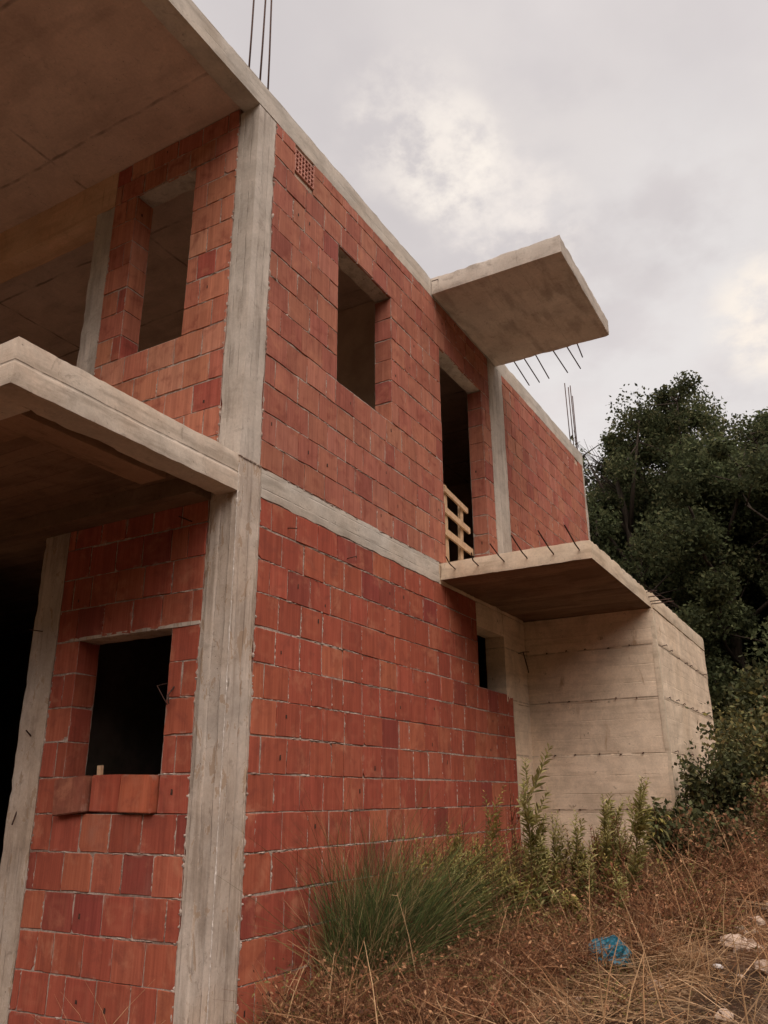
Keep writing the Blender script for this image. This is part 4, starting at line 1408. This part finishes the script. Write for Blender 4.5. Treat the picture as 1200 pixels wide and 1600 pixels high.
# long single straw stalks arching over the foreground
rr = random.Random(77)
STK = []
for i in range(130):
    x = rr.uniform(.2, 4.2)
    y = rr.uniform(-2.9, -.12)
    if i < 9:
        x, y = rr.uniform(.1, .8), rr.uniform(-.55, -.12)
    loc = G(x, y)
    mb = MB()
    L = rr.uniform(.35, .85)
    a = rr.uniform(0, 6.28)
    lean = rr.uniform(.1, .5) if i % 2 else rr.uniform(.3, .9)
    e = Vector((math.cos(a) * L * lean, math.sin(a) * L * lean, L * (1.05 - lean * .6)))
    if loc[1] + e.y > -.02 and loc[0] > -.05:
        e.y = -abs(e.y)
    m = e * .5 + Vector((0, 0, L * .12))
    c = rr.choice(STRAW[:3])
    mb.tube([(0, 0, -.02), m * .5 + Vector((0, 0, .02)), m, e * .8 + Vector((0, 0, L * .05)), e], [.0042, .0038, .003, .0024, .0014], 4, 0, (*c, 1))
    for k in range(rr.choice((0, 0, 3, 5))):
        q = m.lerp(e, rr.random())
        mb.tube([q, q + Vector((rr.uniform(-.06, .06), rr.uniform(-.06, .06), rr.uniform(.0, .09)))], [.0016, .0008], 3, 0, (*c, 1))
    o = mb.build('straw_stalk', M['straw'], None, loc)
    tag(o, 'single long dry straw stalk arching out of the matted grass', 'straw stalk', 'long straw stalks standing out of the dry grass')

# stones ------------------------------------------------------------------------------
def rock_mesh(seed, flat=.7):
    bm = bmesh.new()
    bmesh.ops.create_icosphere(bm, subdivisions=3, radius=1)
    off = Vector((seed * 5.1, seed, 0))
    for v in bm.verts:
        n = v.co.normalized()
        s = 1 + .42 * noise.noise(n * 1.1 + off) + .16 * noise.noise(n * 2.9 + off)
        q = n * s
        for pl in range(5):        # chop with a few planes for broken faces
            r = random.Random(seed * 10 + pl)
            pn = Vector((r.gauss(0, 1), r.gauss(0, 1), r.gauss(0, 1))).normalized()
            dd = q.dot(pn) - .62
            if dd > 0:
                q -= pn * dd * .85
        v.co = Vector((q.x, q.y, q.z * flat))
    for f in bm.faces:
        f.smooth = True
    me = bpy.data.meshes.new('rock')
    for e in bm.edges:
        pass
    bm.normal_update()
    for e in bm.edges:
        if len(e.link_faces) == 2 and e.calc_face_angle(0) > R(28):
            e.smooth = False
    bm.to_mesh(me)
    bm.free()
    me.materials.append(M['rock'])
    return me
RM = [rock_mesh(k, .55 + .1 * (k % 3)) for k in range(6)]
def rock(label, x, y, s, k, group=None, sink=.25):
    o = bpy.data.objects.new('rock', RM[k])
    COL.objects.link(o)
    o.location = (x, y, ground(x, y) + s * (.45 - sink))
    o.rotation_euler = (rnd.uniform(-.3, .3), rnd.uniform(-.3, .3), rnd.uniform(0, 6.28))
    o.scale = (s * rnd.uniform(.85, 1.2), s * rnd.uniform(.8, 1.1), s)
    return tag(o, label, 'rock', group)
rock('largest pale boulder in the rubble on the right of the slope', 2.62, -2.58, .10, 0)
rock('upright pinkish stone just behind the largest boulder', 2.95, -2.56, .06, 1)
rock('flat stone half buried in straw beyond the blue bag', 1.9, -2.13, .065, 2)
rock('stone at the lower edge of the view below the white scrap', 1.48, -2.63, .045, 3)
rock('pale stone on the red bank behind the concrete box', 10.3, -2.3, .16, 4)
for i in range(64):
    a = rnd.random()
    x = 2.3 + 2.3 * a + rnd.uniform(-.25, .4)
    y = -2.45 - .1 * (x - 2) - abs(rnd.gauss(0, .28))
    rock('small broken stone lying in the rubble patch on the right', x, y, rnd.choice((.02, .03, .035, .045, .055, .07)), rnd.randrange(6), 'small stones in the rubble patch', .2)
for i in range(16):
    x, y = rnd.uniform(.9, 2.4), rnd.uniform(-3.0, -1.3)
    rock('small stone lying in the dry grass of the foreground', x, y, rnd.uniform(.012, .028), rnd.randrange(6), 'small stones in the foreground grass', .2)

# litter -------------------------------------------------------------------------------
def crumpled(name, label, cat, loc, sx, sy, sz, mat, seed, sub=5):
    bm = bmesh.new()
    bmesh.ops.create_icosphere(bm, subdivisions=sub, radius=1)
    off = Vector((seed * 3.3, seed * 7.7, 0))
    for v in bm.verts:
        n = v.co.normalized()
        rid = 1 - abs(noise.noise(n * 2.1 + off)) * 1.5
        r2 = 1 - abs(noise.noise(n * 4.7 + off)) * 1.6
        s = .72 + .26 * rid + .15 * r2 + .2 * noise.noise(n * 1.3 + off)
        q = n * s
        v.co = Vector((q.x * sx, q.y * sy, max(q.z, -.3) * sz))
    for f in bm.faces:
        f.smooth = True
    o = bm_obj(name, bm, mat, None, loc, sharp=50)
    return tag(o, label, cat)
x, y, z = G(2.22, -1.78)
crumpled('plastic_bag', 'crumpled bright blue plastic bag lying in the dry grass', 'bag', (x, y, z + .07), .13, .155, .125, M['bag'], 2)
x, y, z = G(2.2, -2.50)
crumpled('litter_scrap', 'white crumpled scrap beside the rubble on the right', 'litter', (x, y, z + .025), .03, .034, .016, M['white'], 5, 3)
x, y, z = G(1.25, -1.27)
crumpled('litter_scrap', 'small red scrap half hidden in the straw at the lower edge', 'litter', (x, y, z + .05), .035, .045, .03, M['red'], 6, 3)

# ----------------------------------------------------------------- sky and light
SUN_EL, SUN_AZ = R(52), R(222)       # direction towards the light, azimuth measured from +X to +Y
w = bpy.data.worlds.new('World')
SC.world = w
w.use_nodes = True
nt = w.node_tree
nt.nodes.clear()
class WN(NT):
    def __init__(s, t):
        s.t = t
t = WN(nt)
out = t.n('ShaderNodeOutputWorld')
bg = t.n('ShaderNodeBackground')
bg.inputs[1].default_value = 0.1
sky = t.n('ShaderNodeTexSky', sky_type='NISHITA')
sky.sun_disc = False
sky.sun_elevation = SUN_EL
sky.sun_rotation = math.pi / 2 - SUN_AZ
tc = t.n('ShaderNodeTexCoord').outputs['Generated']
dirn = t.n('ShaderNodeVectorMath', operation='NORMALIZE')
t.l(tc, dirn.inputs[0])
dv = dirn.outputs[0]
dz = t.xyz(dv)[2]
# project onto a cloud deck so the clouds flatten towards the horizon
den = t.math('ADD', t.math('MAXIMUM', dz, 0.0), 0.22)
proj = t.n('ShaderNodeVectorMath', operation='DIVIDE')
cmb = t.n('ShaderNodeCombineXYZ')
for i in range(3):
    t.l(den, cmb.inputs[i])
t.l(dv, proj.inputs[0])
t.l(cmb.outputs[0], proj.inputs[1])
cp = proj.outputs[0]
n1 = t.noise(cp, 1.4, 5, 0.5)
n2 = t.noise(t.scale(cp, (1, 1, 1), (4.2, 1.7, 0)), 3.4, 5, 0.52)
n3 = t.noise(t.scale(cp, (1, 1, 1), (1.2, 6.7, 0)), 6.0, 5, 0.52)
cloud = t.mix(t.ramp(n1, 0.36, 0.66), (7.15, 6.65, 6.55), (8.1, 7.55, 7.4))
cloud = t.mix(1.0, cloud, t.mix(t.ramp(n2, 0.34, 0.66), (0.945, 0.94, 0.95), (1.05, 1.045, 1.04)), 'MULTIPLY')
# breaks where the evening sun behind the cloud shines through
n4 = t.noise(t.scale(cp, (1, 1, 1), (3.3, 2.2, 0)), 17.0, 5, 0.6)
n34 = t.math('ADD', t.math('MULTIPLY', n3, 0.35), t.math('MULTIPLY', n4, 0.65))
def blob(dirv, size, tint, fac, cloud, lo=0.46, hi=0.62):
    dt = t.n('ShaderNodeVectorMath', operation='DOT_PRODUCT')
    t.l(dv, dt.inputs[0])
    dt.inputs[1].default_value = Vector(dirv).normalized()
    m = t.math('MULTIPLY', t.ramp(dt.outputs['Value'], 1 - size, 1 - size * .05), t.ramp(n34 if size < .01 else n3, lo, hi))
    return t.mix(t.math('MULTIPLY', m, fac), cloud, tint)
cloud = blob((0.845, 0.13, 0.52), 0.045, (8.7, 8.3, 8.1), 0.75, cloud, .34, .62)
cloud = blob((0.69, 0.285, 0.665), 0.030, (8.0, 7.4, 7.15), 0.8, cloud, .38, .64)
cloud = blob((0.671, 0.296, 0.68), 0.0036, (11.5, 10.5, 9.3), 0.95, cloud, .38, .64)
cloud = blob((0.628, 0.322, 0.708), 0.0050, (9.4, 8.6, 8.0), 0.8, cloud, .38, .64)
cloud = blob((0.744, 0.251, 0.62), 0.0056, (10.0, 9.1, 8.4), 0.8, cloud, .38, .64)
cloud = blob((0.871, -0.002, 0.492), 0.0040, (11.0, 9.8, 8.5), 0.9, cloud, .36, .64)
# the deck is lighter overhead and behind the viewer, dimmer towards the horizon
back = t.n('ShaderNodeVectorMath', operation='DOT_PRODUCT')
t.l(dv, back.inputs[0])
back.inputs[1].default_value = Vector((-0.5, -0.42, 0.76)).normalized()
cloud = t.mix(t.ramp(back.outputs['Value'], 0.35, 0.95), cloud, t.mix(1.0, cloud, (3.4, 3.15, 2.95), 'MULTIPLY'))
fin = t.mix(0.94, sky.outputs[0], cloud)
t.l(fin, bg.inputs[0])
t.l(bg.outputs[0], out.inputs[0])

sl = bpy.data.lights.new('sun', 'SUN')
sl.energy = 1.3
sl.angle = R(40)
sl.color = (1.0, 0.90, 0.80)
so = bpy.data.objects.new('sun', sl)
COL.objects.link(so)
sd = Vector((math.cos(SUN_EL) * math.cos(SUN_AZ), math.cos(SUN_EL) * math.sin(SUN_AZ), math.sin(SUN_EL)))
so.rotation_euler = (-sd).to_track_quat('-Z', 'Y').to_euler()
so.location = sd * 30

# ----------------------------------------------------------------- camera
yaw, pitch, roll = 0.519106738, 0.341031312, -0.00741023344
fw = Vector((math.cos(pitch) * math.cos(yaw), math.cos(pitch) * math.sin(yaw), math.sin(pitch)))
rt = Vector((math.sin(yaw), -math.cos(yaw), 0))
up = rt.cross(fw)
Rv = rt * math.cos(roll) + up * math.sin(roll)
Uv = up * math.cos(roll) - rt * math.sin(roll)
cam = bpy.data.cameras.new('camera')
co = bpy.data.objects.new('camera', cam)
COL.objects.link(co)
m = Matrix((Rv, Uv, -fw)).transposed().to_4x4()
m.translation = Vector((-4.17230190, -3.59869473, 1.03151006))
co.matrix_world = m
cam.sensor_fit = 'VERTICAL'
cam.sensor_height = 24
cam.sensor_width = 18
cam.lens = 24 * 1255.19310 / 1600
cam.clip_start = 0.05
cam.clip_end = 1000
SC.camera = co

SC.render.engine = 'CYCLES'
SC.cycles.use_denoising = True
SC.cycles.max_bounces = 6
SC.cycles.diffuse_bounces = 4
vs = SC.view_settings
SC.display_settings.display_device = 'sRGB'
vs.view_transform = 'Standard'
vs.look = 'None'
vs.exposure = 0.0
vs.gamma = 1.0
vs.use_curve_mapping = False
